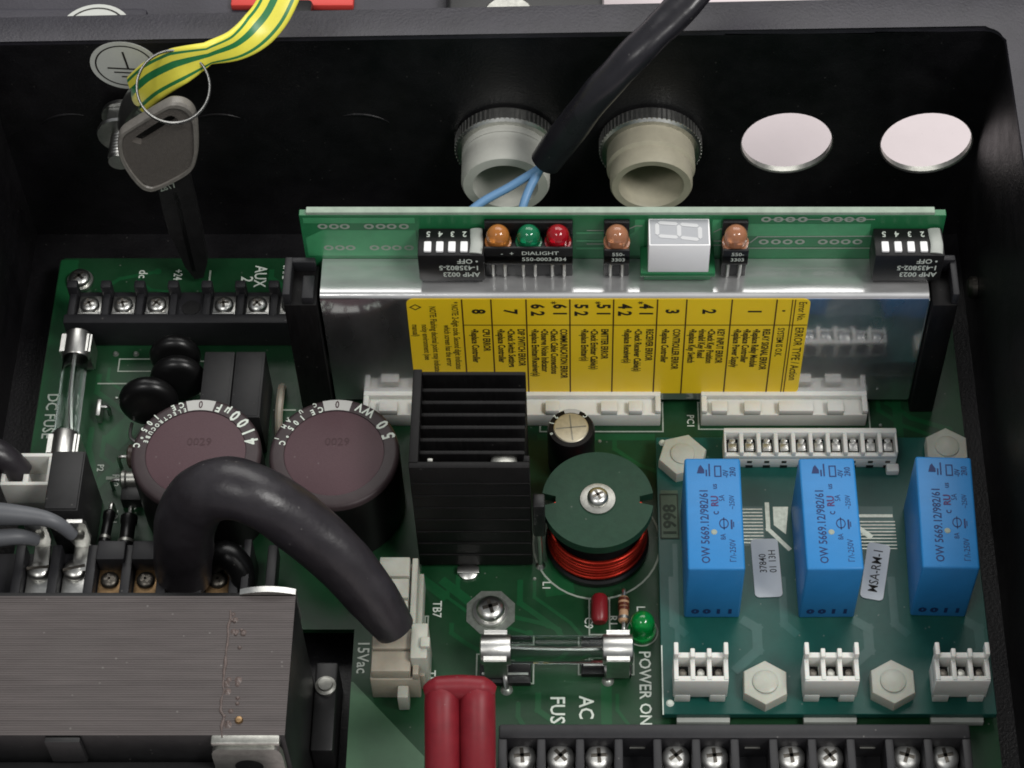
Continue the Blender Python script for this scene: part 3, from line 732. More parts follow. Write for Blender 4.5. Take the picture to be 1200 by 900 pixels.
def arc_text(b, s, R, a0, step, size, c, z, bold=0.03, sq=0.8):
    """letters round a ring, read counter-clockwise, their tops towards the centre"""
    for k, ch in enumerate(s):
        if ch == ' ': continue
        a = math.radians(a0 + step * k); rad = Vector((math.cos(a), math.sin(a), 0)); tan = Vector((-math.sin(a), math.cos(a), 0))
        b.text(ch, size, Vector((c[0], c[1], z)) + rad * R, tan, -rad, sq, bold, 'CENTER')
def capacitor(label, x, y, texts):
    t = thing('electrolytic_capacitor', label, 'capacitor', (x, y, 0)); R, H = 13.4, 22
    b = B(); b.lathe([(R - 0.6, 0.1), (R - 0.6, 1.8), (R, 2.4), (R, H - 1.2)], (x, y, 0), n=64, cap1=False); part('body', b, 'cap_side', t)
    b = B(); b.lathe([(R, H - 1.2), (R - 0.15, H - 0.45), (R - 0.5, H - 0.1), (R - 1.0, H + 0.02), (10.35, H + 0.02), (10.2, H - 0.2)], (x, y, 0), n=64, cap0=False, cap1=False); part('sleeve_rim', b, 'cap_rim', t)
    b = B(); b.lathe([(10.26, H - 0.2), (9.9, H - 0.12), (0, H - 0.1)], (x, y, 0), n=64, cap0=False); part('vinyl_top', b, 'cap_top', t)
    b = B(); z = H + 0.09
    pts = [(x + r * math.cos(math.radians(a)), y + r * math.sin(math.radians(a))) for r, A in ((10.4, (104, 97, 90, 83, 76)), (12.9, (76, 83, 90, 97, 104))) for a in A]
    b.sheet(pts, z); pt = part('polarity_patch', b, 'cap_patch', t)
    b = B(); b.text('0', 2.5, (x, y + 11.6, z + 0.05), (1, 0, 0), (0, 1, 0), 0.7, 0.02, 'CENTER'); part('minus_mark', b, 'cap_code', pt)
    b = B()
    for s, R_, a0, st_, sz in texts: arc_text(b, s, R_, a0, st_, sz, (x, y), H + 0.1)
    part('lettering', b, 'ink', t)
    b = B(); b.text('0029', 2.6, (x + 0.5, y + 2.6, H - 0.02), (1, 0, 0), (0, 1, 0), 1.0, 0.0, 'CENTER'); part('date_code', b, 'cap_code', t)
    return t
c1 = capacitor('left of two wide capacitors with mauve tops, printed 4100', -78.4, -31.8,
    [('4100', 11.7, 13, 12.5, 3.7), ('µF', 11.6, 61, 9.5, 2.8), ('CE', 12.3, 109, 8, 1.9), ('105', 12.45, 136, 9, 1.9), ('°C', 12.45, 163, 9, 1.9), ('ELECTROCUBE', 10.85, 107, 5.9, 1.3)])
c2 = capacitor('right of two wide capacitors with mauve tops, printed 50 WV', -50.0, -31.8,
    [('50', 11.8, 20, 15, 3.7), ('WV', 12.0, 56, 11, 2.8), ('CE', 11.05, 108, 9, 1.9), ('105', 11.05, 130, 9, 1.9), ('°C', 11.05, 159, 9, 1.8), ('C U AM I', 12.5, 112, 7.5, 1.35)])

# ================================================================== transformer
tr = thing('transformer', 'large transformer with a flat grey laminated core at the lower left', 'transformer', (-80, -89, -8))
b = B(); r_ = random.Random(5)
x0, x1, ya, yb, zt = -135, -53.0, -103.6, -75.0, 40.0
ys = []; y = ya; n = 60; dy = (yb - ya) / n
prof = []
for k in range(n):
    zz = zt - r_.uniform(0, 0.08)
    prof += [(ya + k * dy + 0.03, zz - 0.05), (ya + k * dy + 0.06, zz), (ya + (k + 1) * dy - 0.06, zz), (ya + (k + 1) * dy - 0.03, zz - 0.05)]
A = [b.bm.verts.new((x0, p[0], p[1])) for p in prof]
C = [b.bm.verts.new((x1 + (0.12 * r_.random() if i % 4 == 0 else 0), p[0], p[1])) for i, p in enumerate(prof)]
for i in range(len(prof) - 1): b._f([A[i], C[i], C[i + 1], A[i + 1]])
part('lamination_stack', b, 'core', tr, sharp=20)
b = B(); b.box(x0, x1 - 0.02, ya, yb, -7.9, 39.75, 0.2); part('core_body', b, 'blk', tr)
b = B(); b.box(x0, x1 - 4, ya - 9, ya - 0.1, -7.9, 30, 1.5); b.box(-112, -60, ya - 10, ya - 8.8, 20, 21); b.box(x0, x1 - 4, yb + 0.1, yb + 9, -7.9, 26, 1.5)
b.box(-96.5, -90, ya - 1.2, ya - 0.05, 31, 39.6, .3)
part('bobbin', b, 'blk_satin', tr)
def tab(poly, y0, y1, hole=None):
    b = B(); b.prism(poly, y0, y1, 'xz'); return b
pts = [(-66.5, 24), (-66.5, 35.5)] + [(-66.5 + 1.5 * (1 - math.cos(k * math.pi / 8)), 35.5 + 3.2 * math.sin(k * math.pi / 8)) for k in range(1, 5)] + [(-55.2 - 1.5 * math.cos(math.pi / 2 - k * math.pi / 8) * 0 + 0.0 + 1.5 * math.sin(k * math.pi / 8), 38.7 - 3.2 * (1 - math.cos(k * math.pi / 8))) for k in range(0, 5)] + [(-53.7, 24)]
b = B(); b.prism(pts, ya - 2.2, ya - 1.0, 'xz'); b.box(-66.3, -53.9, ya - 1.6, ya + 0.6, 38.4, 39.9, 0.3)
tb = part('mounting_tab', b, 'steel_dull', tr)
b = B(); b.annulus((-60.2, 31.5), 0.1, 2.6, ya - 2.26, 'xz', 24); part('tab_hole', b, 'blk_gloss', tb)
pts = [(-63.5 + 10.5 * k / 10, 39.2 + 2.2 * math.sin(math.pi * (0.12 + 0.76 * k / 10)) ** 0.7) for k in range(11)]
b = B(); b.prism([(-63.5, 30)] + pts + [(-53.0, 30)], yb + 0.1, yb + 1.3, 'xz'); part('mounting_tab', b, 'steel', tr)
b = B(); b.box(-52.9, -48.4, -90, -70.5, -7.9, 4.0, 0.5); part('foot', b, 'blk', tr)
b = B(); b.lathe([(2.1, 0), (2.1, 0.5), (1.5, 0.7), (1.4, 1.4), (0, 1.6)], (-50.6, -76, 4.0), n=24); part('foot_screw', b, 'steel_dull', tr)
b = B(); r_ = random.Random(11); bead = []
for k in range(26):
    y = yb - 3.0 - k * (27.0 / 26); bead.append((-65.0 + 0.12 * math.sin(k * 1.3) + r_.uniform(-0.12, 0.12) + (2.2 if k > 20 else 0) * 0.3, y, zt - 0.05))
b.tube(bead, [r_.uniform(0.1, 0.34) for _ in bead], 8, 2)
for k in range(24):
    b.lathe([(r_.uniform(0.3, 0.8), 0), (0.25, 0.35), (0, 0.45)], (-63.2 + r_.uniform(-1.5, 1.2), yb - r_.uniform(3, 27), zt - 0.1), n=10)
part('weld_bead', b, 'core_weld', tr)
b = B(); b.lathe([(0.8, 0), (0.6, 0.5), (0, 0.7)], (-61.5, -100.6, zt - 0.05), n=12); part('varnish_drop', b, 'brass', tr)

# ================================================================== arching black sleeve, near connectors
def nylon_conn(name, label, x0, x1, y0, y1, h, m, n):
    t = thing(name, label, 'connector', ((x0 + x1) / 2, (y0 + y1) / 2, 0))
    b = B(); b.box(x0, x1, y0, y1, 0.05, h * 0.72, 0.3)
    L = (y1 - y0) / n
    for k in range(n):
        ya_ = y0 + k * L
        b.box(x0 + 0.4, x1 - 1.6, ya_ + 0.25, ya_ + L - 0.25, h * 0.7, h, 0.3)
    b.box(x1 - 1.2, x1, y0, y1, h * 0.7, h * 0.92, 0.2)
    b.box(x1, x1 + 1.0, y0 + L * 0.3, y1 - L * 0.3, 1.0, h * 0.6, 0.2)
    part('housing', b, m, t); return t
nylon_conn('nylon_connector', 'white nylon connector marked TB7 behind the end of the black sleeve', -40.8, -32.6, -65.4, -50.4, 12, 'nylon', 3)
t = nylon_conn('nylon_connector', 'yellowed nylon connector marked TB6 under the end of the black sleeve', -41.4, -31.6, -76.6, -66.6, 11.5, 'nylon_old', 2)
b = B(); b.box(-33.2, -29.8, -74.5, -66.6, 0.1, 13.5, 0.4); b.box(-31.2, -29.3, -72.5, -70.2, 12, 14.6, 0.3); b.box(-36.0, -33.8, -79.4, -76.7, 0.1, 6.0, 0.3); part('latch', b, 'nylon', t)
arch = [(-80.4, -54.0, 9.0), (-78.9, -54.5, 21.3), (-76.8, -54.5, 32.4), (-72.9, -54.0, 40.6), (-67.0, -54.5, 44.9), (-59.9, -56.0, 43.6), (-52.6, -58.5, 36.6), (-46.0, -62.0, 30.1), (-40.4, -66.0, 22.2), (-36.2, -69.2, 15.6)]
b = B(); b.tube(arch, [5.4, 5.9, 6.2, 6.5, 6.4, 6.4, 6.7, 6.9, 6.5, 5.4], 36, 10, flat=[(1, 0.8), (1, 0.85), (0.98, 0.9), (0.96, 0.95), (0.93, 0.98), (0.95, 0.95), (1.0, 0.85), (1.04, 0.75), (1.0, 0.7), (0.85, 0.7)])
worn(b, 0.4, 14); worn(b, 0.08, 4)
single('black_sleeve', b, 'rubber', 'thick black sleeved cable arching from the left terminal strip to the nylon connectors', 'cable', sharp=60)

# ================================================================== heat sink
hs = thing('heat_sink', 'tall black finned heat sink in front of the yellow label', 'heat sink', (-21, -34, 0))
b = B(); b.box(-33.0, -31.2, -45.5, -23.5, 1.5, 40.2, 0.2); part('spine', b, 'anod', hs)
for k in range(7):
    y = -24.4 - k * 2.95
    b = B(); b.box(-31.2, -10.4, y - 0.45, y + 0.45, 3, 40.0 - (0.0 if k == 0 else 1.6), 0.2); part('fin', b, 'anod', hs)
b = B(); b.box(-33.0, -9.4, -46.7, -45.2, 1.5, 40.0, 0.25); b.box(-10.6, -9.4, -45.2, -43.8, 1.5, 40.0, 0.2)
part('front_plate', b, 'anod', hs)
for z in (34.0, 29.3, 24.6, 19.9, 15.2, 10.5, 5.8):
    b = B(); b.box(-32.8, -9.6, -46.86, -46.6, z - 0.4, z + 0.4, 0.12); part('ridge', b, 'anod', hs)
b = B(); b.box(-25.2, -20.6, -48.4, -46.8, 0.3, 1.3, 0.2); b.lathe([(2.2, 0), (2.2, .6), (1.4, 1.0), (0, 1.1)], (-22.9, -47.4, 0.05), n=20); part('tab', b, 'steel', hs)
b = B(); b.lathe([(2.6, 0), (2.6, 0.8), (2, 1.3), (0, 1.5)], (-14.5, -43.6, 36.6), (0, 0.3, 1), 24); b.box(-29.5, -28.4, -44.6, -43.8, 33, 39.0, 0.2); part('transistor_screw', b, 'steel_dull', hs)
b = B(); b.tube([(-8.0, -46, 16), (-7.8, -46, 8), (-7.8, -46, 0)], 0.5, 8); b.lathe([(1.1, 0), (0.5, 0.8), (0, .9)], (-7.8, -46, 0.05), n=12)
single('component_leg', b, 'steel', 'thin upright component leg beside the right side of the heat sink', 'lead')
b = B(); b.box(-9.0, -6.6, -47.2, -44, 14, 26, 0.4)
single('small_transistor', b, 'blk', 'small black transistor squeezed between heat sink and inductor', 'transistor')

# ================================================================== inductor, small parts round it
ind = thing('inductor', 'large inductor with a dark green disc top and red copper winding', 'inductor', (4.1, -40.6, 0))
cx, cy = 4.1, -40.6
b = B(); nseg = 72; zt = 18
def notch_r(a):
    d = min(abs((a % 360) - 180), abs(((a + 180) % 360) - 180))
    return 11.4 if d > 7 else 8.6
poly = [(cx + notch_r(a) * math.cos(math.radians(a)), cy + notch_r(a) * math.sin(math.radians(a))) for a in [i * 360 / 144 for i in range(144)]]
b.prism(poly, zt - 2.4, zt); part('top_disc', b, 'ferrite', ind)
b = B(); b.lathe([(10.4, 0.1), (10.9, 0.5), (10.9, 1.8), (10.4, 2.2), (8, 2.2)], (cx, cy, 0), n=56); part('bottom_flange', b, 'blk_gloss', ind)
b = B(); b.lathe([(8.6, 2.6), (8.6, 15.7)], (cx, cy, 0), n=48, cap0=False, cap1=False); part('bobbin_core', b, 'blk', ind)
for k in range(8):
    b = B(); b.torus((cx + random.uniform(-.1, .1), cy, 3.2 + k * 0.82), 9.9 + random.uniform(-0.25, 0.2), 0.46, (random.uniform(-0.02, 0.02), random.uniform(-0.02, 0.02), 1), 56, 10); part('winding_turn', b, 'copper', ind)
b = B(); b.lathe([(3.6, 0), (3.6, 0.35), (2.6, 0.6), (1.8, 0.6)], (cx, cy, zt + 0.01), n=32); part('washer', b, 'steel_dull', ind)
phillips('screw', cx, cy, zt + 0.6, 2.2, ind, rot=0.5)
small = thing('small_capacitor', 'small black electrolytic capacitor with a silver scored top', 'capacitor', (-1.4, -21, 0))
x, y = -1.4, -20.6
b = B(); b.lathe([(4.9, 0.1), (5.0, 0.6), (5.0, 1.4), (4.7, 1.8), (5.0, 2.3), (5.05, 13.2), (4.7, 13.9), (3.7, 14.0)], (x, y, 0), n=40); part('sleeve', b, 'cap_side', small)
b = B(); b.lathe([(3.75, 0), (3.5, 0.2), (0, 0.25)], (x, y, 13.95), n=40); tp = part('can_top', b, 'cap_alu', small)
b = B()
for a in (0.1, 0.1 + math.pi / 2): b.box(x - 3.2, x + 3.2, y - 0.14, y + 0.14, 14.15, 14.23, rot=Matrix.Rotation(a, 4, 'Z'))
part('vent_score', b, 'steel_dull', tp)
b = B(); pts = [(x + r * math.cos(math.radians(a)), y + r * math.sin(math.radians(a))) for r, A in ((3.8, (110, 95, 80, 65)), (4.8, (65, 80, 95, 110))) for a in A]
b.sheet(pts, 14.02); part('polarity_patch', b, 'cap_patch', small)
b = B(); arc_text(b, '21', 4.3, 140, 24, 1.5, (x, y), 14.03); arc_text(b, 'o', 4.3, 200, 10, 1.2, (x, y), 14.03); arc_text(b, 'C', 4.3, 45, 10, 1.4, (x, y), 14.03); part('lettering', b, 'ink', small)
b = B(); b.lathe([(0, 0), (1.3, 0.1), (1.75, 0.8), (1.75, 5.4), (1.3, 6.2), (0, 6.3)], (4.5, -54.2, 2.4), (0, -1, -0.1), 20, False, False)
single('dipped_capacitor', b, 'red_cap', 'small dark red dipped capacitor marked C9 in front of the inductor', 'capacitor')
led = thing('power_led', 'round green LED above the POWER ON lettering', 'indicator light', (13.2, -61.8, 0))
b = B(); b.lathe([(2.9, 0.1), (2.9, 1.2), (2.5, 1.25), (2.5, 4.0)] + [(2.5 * math.cos(a), 4.0 + 2.5 * math.sin(a)) for a in [math.pi / 2 * k / 8 for k in range(1, 8)]] + [(0, 6.5)], (13.2, -61.8, 0.4), n=32); part('lens', b, 'lens_power', led)
b = B(); b.cyl((12.6, -61.8, 0.5), (12.6, -61.8, 3.5), 0.35, 8); b.box(12.8, 14.2, -62.2, -61.4, 2.4, 3.8); part('lead_frame', b, 'steel', led)
red = thing('red_crimp_sleeves', 'pair of red insulated sleeves joined by a red collar at the near edge', 'sleeves', (-22.2, -95, 0))
for x in (-25.5, -18.9):
    b = B(); b.tube([(x, -88.6, 27.5), (x, -91, 27.6), (x + 0.1, -100, 22.0), (x + .2, -116, 8)], [3.25, 3.4, 3.4, 3.3], 24, 6); part('sleeve', b, 'red_pl', red)
b = B(); b.tube([(-28.9, -89.3, 28.6), (-26.5, -88.9, 28.9), (-22.2, -88.7, 29.0), (-17.9, -88.9, 28.9), (-15.5, -89.3, 28.6)], [1.2, 2.9, 3.0, 2.9, 1.2], 20, 8, flat=(0.95, 0.8)); part('collar', b, 'red_pl', red)

# ================================================================== white headers on the main board
def header(label, x0, x1, tabs):
    t = thing('pin_header', label, 'header', ((x0 + x1) / 2, -9.5, 0))
    b = B(); b.box(x0, x1, -11.2, -5.2, 0.05, 4.6, 0.3); b.box(x0, x1, -7.2, -5.2, 4.5, 6.2, 0.2)
    b.box(x0, x0 + 1.2, -11.1, -7, 4.5, 6.0, 0.2); b.box(x1 - 1.2, x1, -11.1, -7, 4.5, 6.0, 0.2)
    part('housing', b, 'white_pl', t)
    for xa, xb in tabs:
        b = B(); b.box(xa, xb, -11.25, -8.6, 4.5, 6.3, 0.25); part('latch_tab', b, 'white_pl', t)
    return t
header('long white pin header marked PC1 under the yellow label bracket', 26.8, 62.8, [(29, 32.4), (36, 39.6), (43.5, 51), (54, 57.6)])
header('white pin header behind the heat sink and small silver topped capacitor', -46.5, 18.0, [(-43, -39), (-36, -34), (-7, -4), (5, 8.6), (11, 14)])

# ================================================================== relay board
rb = thing('relay_board', 'teal green relay circuit board raised on white nylon standoffs', 'circuit board', (49.4, -52, 10))
b = B(); b.box(16.6, 82.4, -85.0, -20.4, 8.4, 10.0, 0.12, 1); part('board', b, 'teal', rb)
b = B(); z = 10.03
b.sheet([(33.5, -37.5), (38.6, -37.5), (38.6, -47), (33.5, -47)], z)
b.sheet([(56, -37.5), (65.5, -37.5), (65.5, -44), (56, -44)], z)
for i in range(3):
    x = 33.8 + 22.3 * i; b.strip([(x, -64.5), (x + 2.2, -66), (x + 2.2, -71), (x - 2, -75)], 2.0, z)
    b.strip([(x - 14.5, -55), (x - 14.5, -65), (x - 12.5, -67)], 1.6, z)
b.strip([(20, -47), (20, -80)], 1.0, z)
part('copper_trace', b, 'teal_trace', rb, kind='stuff')
b = B(); z = 10.04
for k in range(11): b.strip([(33.4, -38.2 - k * 0.8), (38.2, -38.2 - k * 0.8)], 0.28, z)
b.strip([(39.4, -37), (39.4, -43), (43.4, -47.6)], 0.9, z)
b.sheet([(40.6, -37.6), (43.8, -37.6), (43.0, -44.2), (40.6, -42)], z)
for k in range(9): b.strip([(56.0, -41.2 - k * 0.8), (65.6, -41.2 - k * 0.8)], 0.26, z)
b.strip([(56, -38.2), (58, -39.8), (65, -39.8)], 0.7, z); b.strip([(56, -41), (60.2, -44.6)], 1.2, z + .002)
part('tinned_trace', b, 'tin', rb, kind='stuff')
b = B(); z = 10.1
b.sheet([(17.3, -45.0), (20.9, -45.0), (20.9, -33.6), (17.3, -33.6)], 10.03); part('date_plate', b, 'plate', rb); b = B()
b.text('1998', 3.7, (19.2, -44.8, z), (0, 1, 0), (-1, 0, 0), 1.05, 0.03)
rect_pts = [(17.2, -45.2), (20.8, -45.2), (20.8, -34.6), (17.2, -34.6), (17.2, -45.2)]
b.strip(rect_pts, 0.3, 10.09)
part('date_print', b, 'ink_olive', rb)
b = B(); b.strip([(16.8, -85), (16.8, -70)], 0.25, 10.05); part('edge_line', b, 'ink', rb); b = B(); b.lathe([(0.8, 0), (0.5, 0.35), (0, 0.4)], (18.2, -82.6, 10.0), n=12); part('solder_dot', b, 'ink', rb); b = B(); b.lathe([(0.8, 0), (0.5, 0.35), (0, 0.4)], (18.0, -21.8, 10.0), n=12)
part('solder_dot', b, 'ink', rb)
b = B()
for x0, x1 in ((19.5, 30), (44.5, 55), (69.6, 80)): b.box(x0, x1, -85.9, -82.5, 6.6, 8.3, 0.2)
part('underside_socket', b, 'grey_pl', rb)

def hexnut(label, x, y, r, rot):
    t = thing('nylon_hex_nut', label, 'nut', (x, y, 10), 'white nylon hex nuts')
    b = B(); pts = [(x + r * math.cos(rot + k * math.pi / 3), y + r * math.sin(rot + k * math.pi / 3)) for k in range(6)]
    b.prism(pts, 10.02, 13.2, bev=0.5); part('nut', b, 'nylon', t)
    b = B(); b.lathe([(2.6, 0), (2.5, 0.5), (1.9, 0.8), (0, 0.9)], (x, y, 13.1), n=24); part('stud_end', b, 'nylon', t)
hexnut('white nylon hex nut at the far left corner of the relay board', 22.0, -26.6, 5.2, 0.25)
hexnut('white nylon hex nut at the far right corner behind the right relay', 77.6, -24.8, 4.9, 0.5)
hexnut('white nylon hex nut between the left and middle white connectors', 36.9, -79.6, 4.9, 0.5)
hexnut('white nylon hex nut between the middle and right white connectors', 62.0, -79.4, 4.9, 0.52)

def relay():
    x0, x1, y0, y1 = 0, 11.2, 0, 25.6
    t = thing('blue_relay', 'left of three blue relays on the relay board', 'relay', (5.6, 12.8, 10), 'blue relays')
    b = B(); b.box(x0, x1, y0, y1, 10.05, 30, 0.5, 3); part('case', b, 'blue', t)
    b = B(); z = 30.05
    b.text('OW 5669.12/982/61', 2.35, (3.7, 1.3, z), *UPW, 0.86, 0.012)
    b.text('Г/\\-250V', 1.7, (9.0, 1.6, z), *UPW, 0.85, 0.0); b.text('8A', 1.5, (7.2, 6.6, z), *UPW, 0.8, 0.0)
    b.text('5A', 1.6, (7.2, 15.4, z), *UPW, 0.8, 0.0); b.text('~250V', 1.5, (9.2, 13.6, z), *UPW, 0.8, 0.0)
    b.text('c', 2.2, (5.8, 12.3, z), *UPW, 0.9, 0.01); b.text('us', 1.6, (5.8, 18.2, z), *UPW, 0.9, 0.01)
    b.text('2R0', 1.7, (9.6, 21.2, z), *UPW, 0.8, 0.01); b.text('-0V', 1.6, (8.2, 20.9, z), *UPW, 0.8, 0.01)
    b.annulus((7.4, 10.3), 0.75, 0.95, z, n=20, sy=1.2); b.strip([(7.4, 9.0), (7.4, 11.6)], 0.2, z); b.strip([(8.9, 9.2), (8.9, 11.0)], 0.35, z); b.strip([(9.3, 9.6), (9.3, 10.6)], 0.2, z)
    b.strip([(6.0, 21.2), (7.2, 21.2), (7.2, 23.6), (6.0, 23.6), (6.0, 21.2)], 0.25, z)
    b.strip([(4.9, 21.4), (4.9, 22.6)], 0.3, z); b.strip([(4.3, 21.4), (4.3, 22.6)], 0.3, z); b.strip([(4.9, 22.9), (4.9, 24)], 0.3, z)
    b.sheet([(2.4, 21.9), (3.9, 21.9), (3.9, 22.7), (3.2, 23.9), (2.8, 23.4)], z)
    part('lettering', b, 'ink_navy', t)
    b = B(); b.text('RU', 2.0, (5.8, 14.2, 30.06), *UPW, 0.95, 0.03); part('approval_mark', b, 'ink_maroon', t)
    b = B(); b.text('0 0 1 1', 2.4, (1.4, y0 - 0.05, 12.8), (1, 0, 0), (0, 0, 1), 1.25, 0.06); part('pin_digits', b, 'ink_navy', t)
    b = B(); b.lathe([(0.62, 0), (0.5, 0.12), (0, 0.15)], (5.4, 8.4, 30.0), n=16); part('vent_dot', b, 'ink_dim', t)
    return t
r0 = relay()
for i, (x, lab) in enumerate(((27.0, None), (50.0, 'middle of three blue relays on the relay board'), (73.0, 'right of three blue relays at the edge of the relay board'))):
    if i == 0: r0.location = Vector((x, -50.9, 10)) * MM
    else: copy_tree(r0, (x, -50.9 + 0.3 * (i == 2), 10), lab, rz=math.radians((0, 0.5, -1.6)[i]))

def paper_label(label, c, w, h, ang, lines):
    t = thing('paper_label', label, 'label', (c[0], c[1], 10))
    ca, sa = math.cos(ang), math.sin(ang)
    def pt(a, d): return (c[0] + a * ca - d * sa, c[1] + a * sa + d * ca)
    rr = 0.9; poly = []
    for (sx, sy, a0) in ((1, -1, -90), (1, 1, 0), (-1, 1, 90), (-1, -1, 180)):
        for k in range(5):
            q = math.radians(a0 + 90 * k / 4); poly.append(pt(sx * (w / 2 - rr) + rr * math.cos(q), sy * (h / 2 - rr) + rr * math.sin(q)))
    b = B(); b.prism(poly, 10.05, 10.22); part('paper', b, 'paper', t)
    b = B(); xd = (-sa, ca, 0); yd = (-ca, -sa, 0)
    for s, size, off, start in lines:
        p = pt(off, -h / 2 + start); b.text(s, size, (p[0], p[1], 10.25), xd, yd, 0.85, 0.005)
    part('lettering', b, 'ink_black', t)
paper_label('white paper label printed 37840 between the left and middle relays', (38.6, -52.2), 5.6, 13.6, 0.03, [('37840', 2.1, -0.6, 5.6), ('01 13H', 2.1, 1.4, 5.6)])
paper_label('tilted white paper label reading MSA-RM-1 beside the middle relay', (60.8, -53.0), 4.7, 13.2, -0.2, [('MSA-RM-1', 2.75, 0.1, 1.6)])

hd = thing('ten_way_terminal_header', 'ten way white plug header with metal contacts at the far edge of the relay board', 'header', (48.2, -28, 10))
x0, x1 = 30.6, 66.8
b = B(); b.box(x0, x1, -28.0, -22.4, 10.05, 13.6, 0.25); b.box(x0, x1, -23.2, -22.0, 13.4, 16.2, 0.2); b.box(x0, x1, -28.0, -27.0, 13.4, 14.6, 0.2)
for k in range(11): xx = x0 + 3.62 * k; b.box(max(x0, xx - 0.45), min(x1, xx + 0.45), -27.95, -22.4, 13.4, 16.0, 0.2)
b.box(x1 - 2.0, x1 + 0.6, -29.8, -27.8, 8.0, 11.5, 0.3)
part('housing', b, 'white_pl', hd)
for k in range(10):
    xx = x0 + 1.81 + 3.62 * k
    b = B(); b.box(xx - 0.95, xx + 0.95, -26.7, -24.6, 13.5, 14.6, 0.2); b.lathe([(0.75, 0), (0.6, 0.7), (0, 0.8)], (xx, -24.2, 14.0), n=14); part('contact', b, 'steel', hd)
    b = B(); b.box(xx - 1.25, xx + 1.25, -26.95, -23.25, 13.42, 13.62); part('well', b, 'blk', hd)
    b = B(); b.box(xx - 1.2, xx + 1.2, -22.05, -21.95, 11.5, 15.4); part('rear_slot', b, 'steel_dark', hd)
    b = B(); b.box(xx - 0.5, xx + 0.5, -28.06, -27.98, 11.9, 12.7); part('slot', b, 'steel_dark', hd)
    b = B(); b.box(xx - 0.75, xx + 0.75, -28.1, -27.98, 10.0, 11.0); part('notch', b, 'blk', hd)

def three_way():
    t = thing('three_way_connector', 'left white three way connector at the near edge of the relay board', 'connector', (0, 0, 10), 'white three way connectors')
    w = 10.6; x0 = -w / 2; y0, y1 = -2.9, 3.1
    b = B(); b.box(x0 + 0.3, x0 + 3.4, y0 - 0.1, y1, 10.05, 13, 0.2); b.box(-x0 - 3.4, -x0 - 0.3, y0 - 0.1, y1, 10.05, 13, 0.2); b.box(x0, -x0, y0, y0 + 1.2, 12, 19.0, 0.2); b.box(x0, -x0, y0 + 1.0, y1, 11.5, 15.6, 0.2)
    b.box(x0, -x0, y1 - 1.2, y1, 15, 19.6, 0.2)
    for k in range(4):
        xx = x0 + 0.45 + (w - 0.9) * k / 3; b.box(xx - 0.45, xx + 0.45, y0 + 0.3, y1, 15.4, 19.2, 0.15); b.box(xx - 0.45, xx + 0.45, y1 - 1.4, y1 + (1.3 if k in (0, 3) else 0.5), 18.8, 21.4 if k in (0, 3) else 20.4, 0.2)
    part('housing', b, 'white_pl', t)
    for k in range(3):
        xx = x0 + w / 6 + (w / 3) * k
        b = B(); b.box(xx - 1.2, xx + 1.2, y0 + 1.25, y1 - 1.25, 15.62, 15.75); part('well', b, 'blk', t)
        b = B(); b.box(xx - 0.8, xx + 0.8, y0 + 1.4, y0 + 3.0, 15.8, 17.6, 0.25); b.cyl((xx, y0 + 3.1, 15.8), (xx, y0 + 3.1, 17.0), 0.6, 10); part('contact', b, 'steel_dull' if k == 1 else 'steel_dark', t)
    return t
t0 = three_way()
t0.location = Vector((24.0, -79.4, 10)) * MM
copy_tree(t0, (49.4, -79.4, 10), 'middle white three way connector at the near edge of the relay board')
copy_tree(t0, (74.8, -79.4, 10), 'right white three way connector at the near corner of the relay board')

# the relay board sits 4 mm above the main board
for o in [o for o in bpy.data.objects if o.parent is None and o.name.split('.')[0] in ('relay_board', 'nylon_hex_nut', 'blue_relay', 'paper_label', 'ten_way_terminal_header', 'three_way_connector')]:
    x, y, z = o.location
    o.location = (x * 1.0148, y * 1.0148 + 0.00414, z - 0.006); o.scale = (1.0148,) * 3

# ================================================================== upright controller card in its bracket
cg = thing('controller_card', 'upright green controller card in a folded aluminium bracket with a yellow error label', 'circuit card', (9, 0, 0))
b = B(); b.box(-56.3, 74.4, 3.7, 5.3, 4, 55.3, 0.12, 1); part('board', b, 'card', cg)
b = B(); b.box(-54.8, 72.0, 3.75, 5.28, 55.32, 56.2, 0.1, 1); part('board_edge', b, 'card_edge', cg)
b = B(); y = 3.66
b.sheet([(-55.6, 42), (-33, 42), (-33, 50.5), (-52, 50.5), (-55.6, 48)], y, 'xz')
b.sheet([(-55.6, 52.8), (-33, 52.8), (-33, 54.6), (-55.6, 54.6)], y, 'xz')
for z in (44.5, 47.0, 49.6): b.strip([(0, z), (5, z)], 0.6, y - 0.01, 'xz')
b.sheet([(10.6, 42), (13.6, 42), (13.6, 54), (11.6, 54), (11.6, 50), (10.6, 49)], y, 'xz'); b.sheet([(27.3, 42), (29, 42), (29, 54), (27.3, 54)], y, 'xz')
b.sheet([(34.6, 48.6), (59.5, 48.6), (59.5, 52.6), (34.6, 52.6)], y, 'xz')
part('copper_trace', b, 'card_trace', cg, kind='stuff')
b = B()
for x in (-51.8, -49.5, -47.3, -42.4, -40.0, -37.8, -35.3):
    b.annulus((x, 51.8), 0.42, 0.85, 3.62, 'xz', 16, 1.2, 1)
    b.annulus((x + .6, 44.7), 0.42, 0.85, 3.62, 'xz', 16, 1.2, 1)
for x in (38.1, 40.6, 43.0, 45.5, 50.2, 52.6, 54.9, 57.3):
    b.annulus((x, 54.1), 0.42, 0.85, 3.62, 'xz', 16, 1.2, 1)
    b.annulus((x, 46.7), 0.42, 0.85, 3.62, 'xz', 16, 1.2, 1)
b.strip([(39, 54.1), (45, 54.1)], 0.25, 3.63, 'xz'); b.strip([(45.8, 54.1), (60, 54.1)], 0.25, 3.63, 'xz')
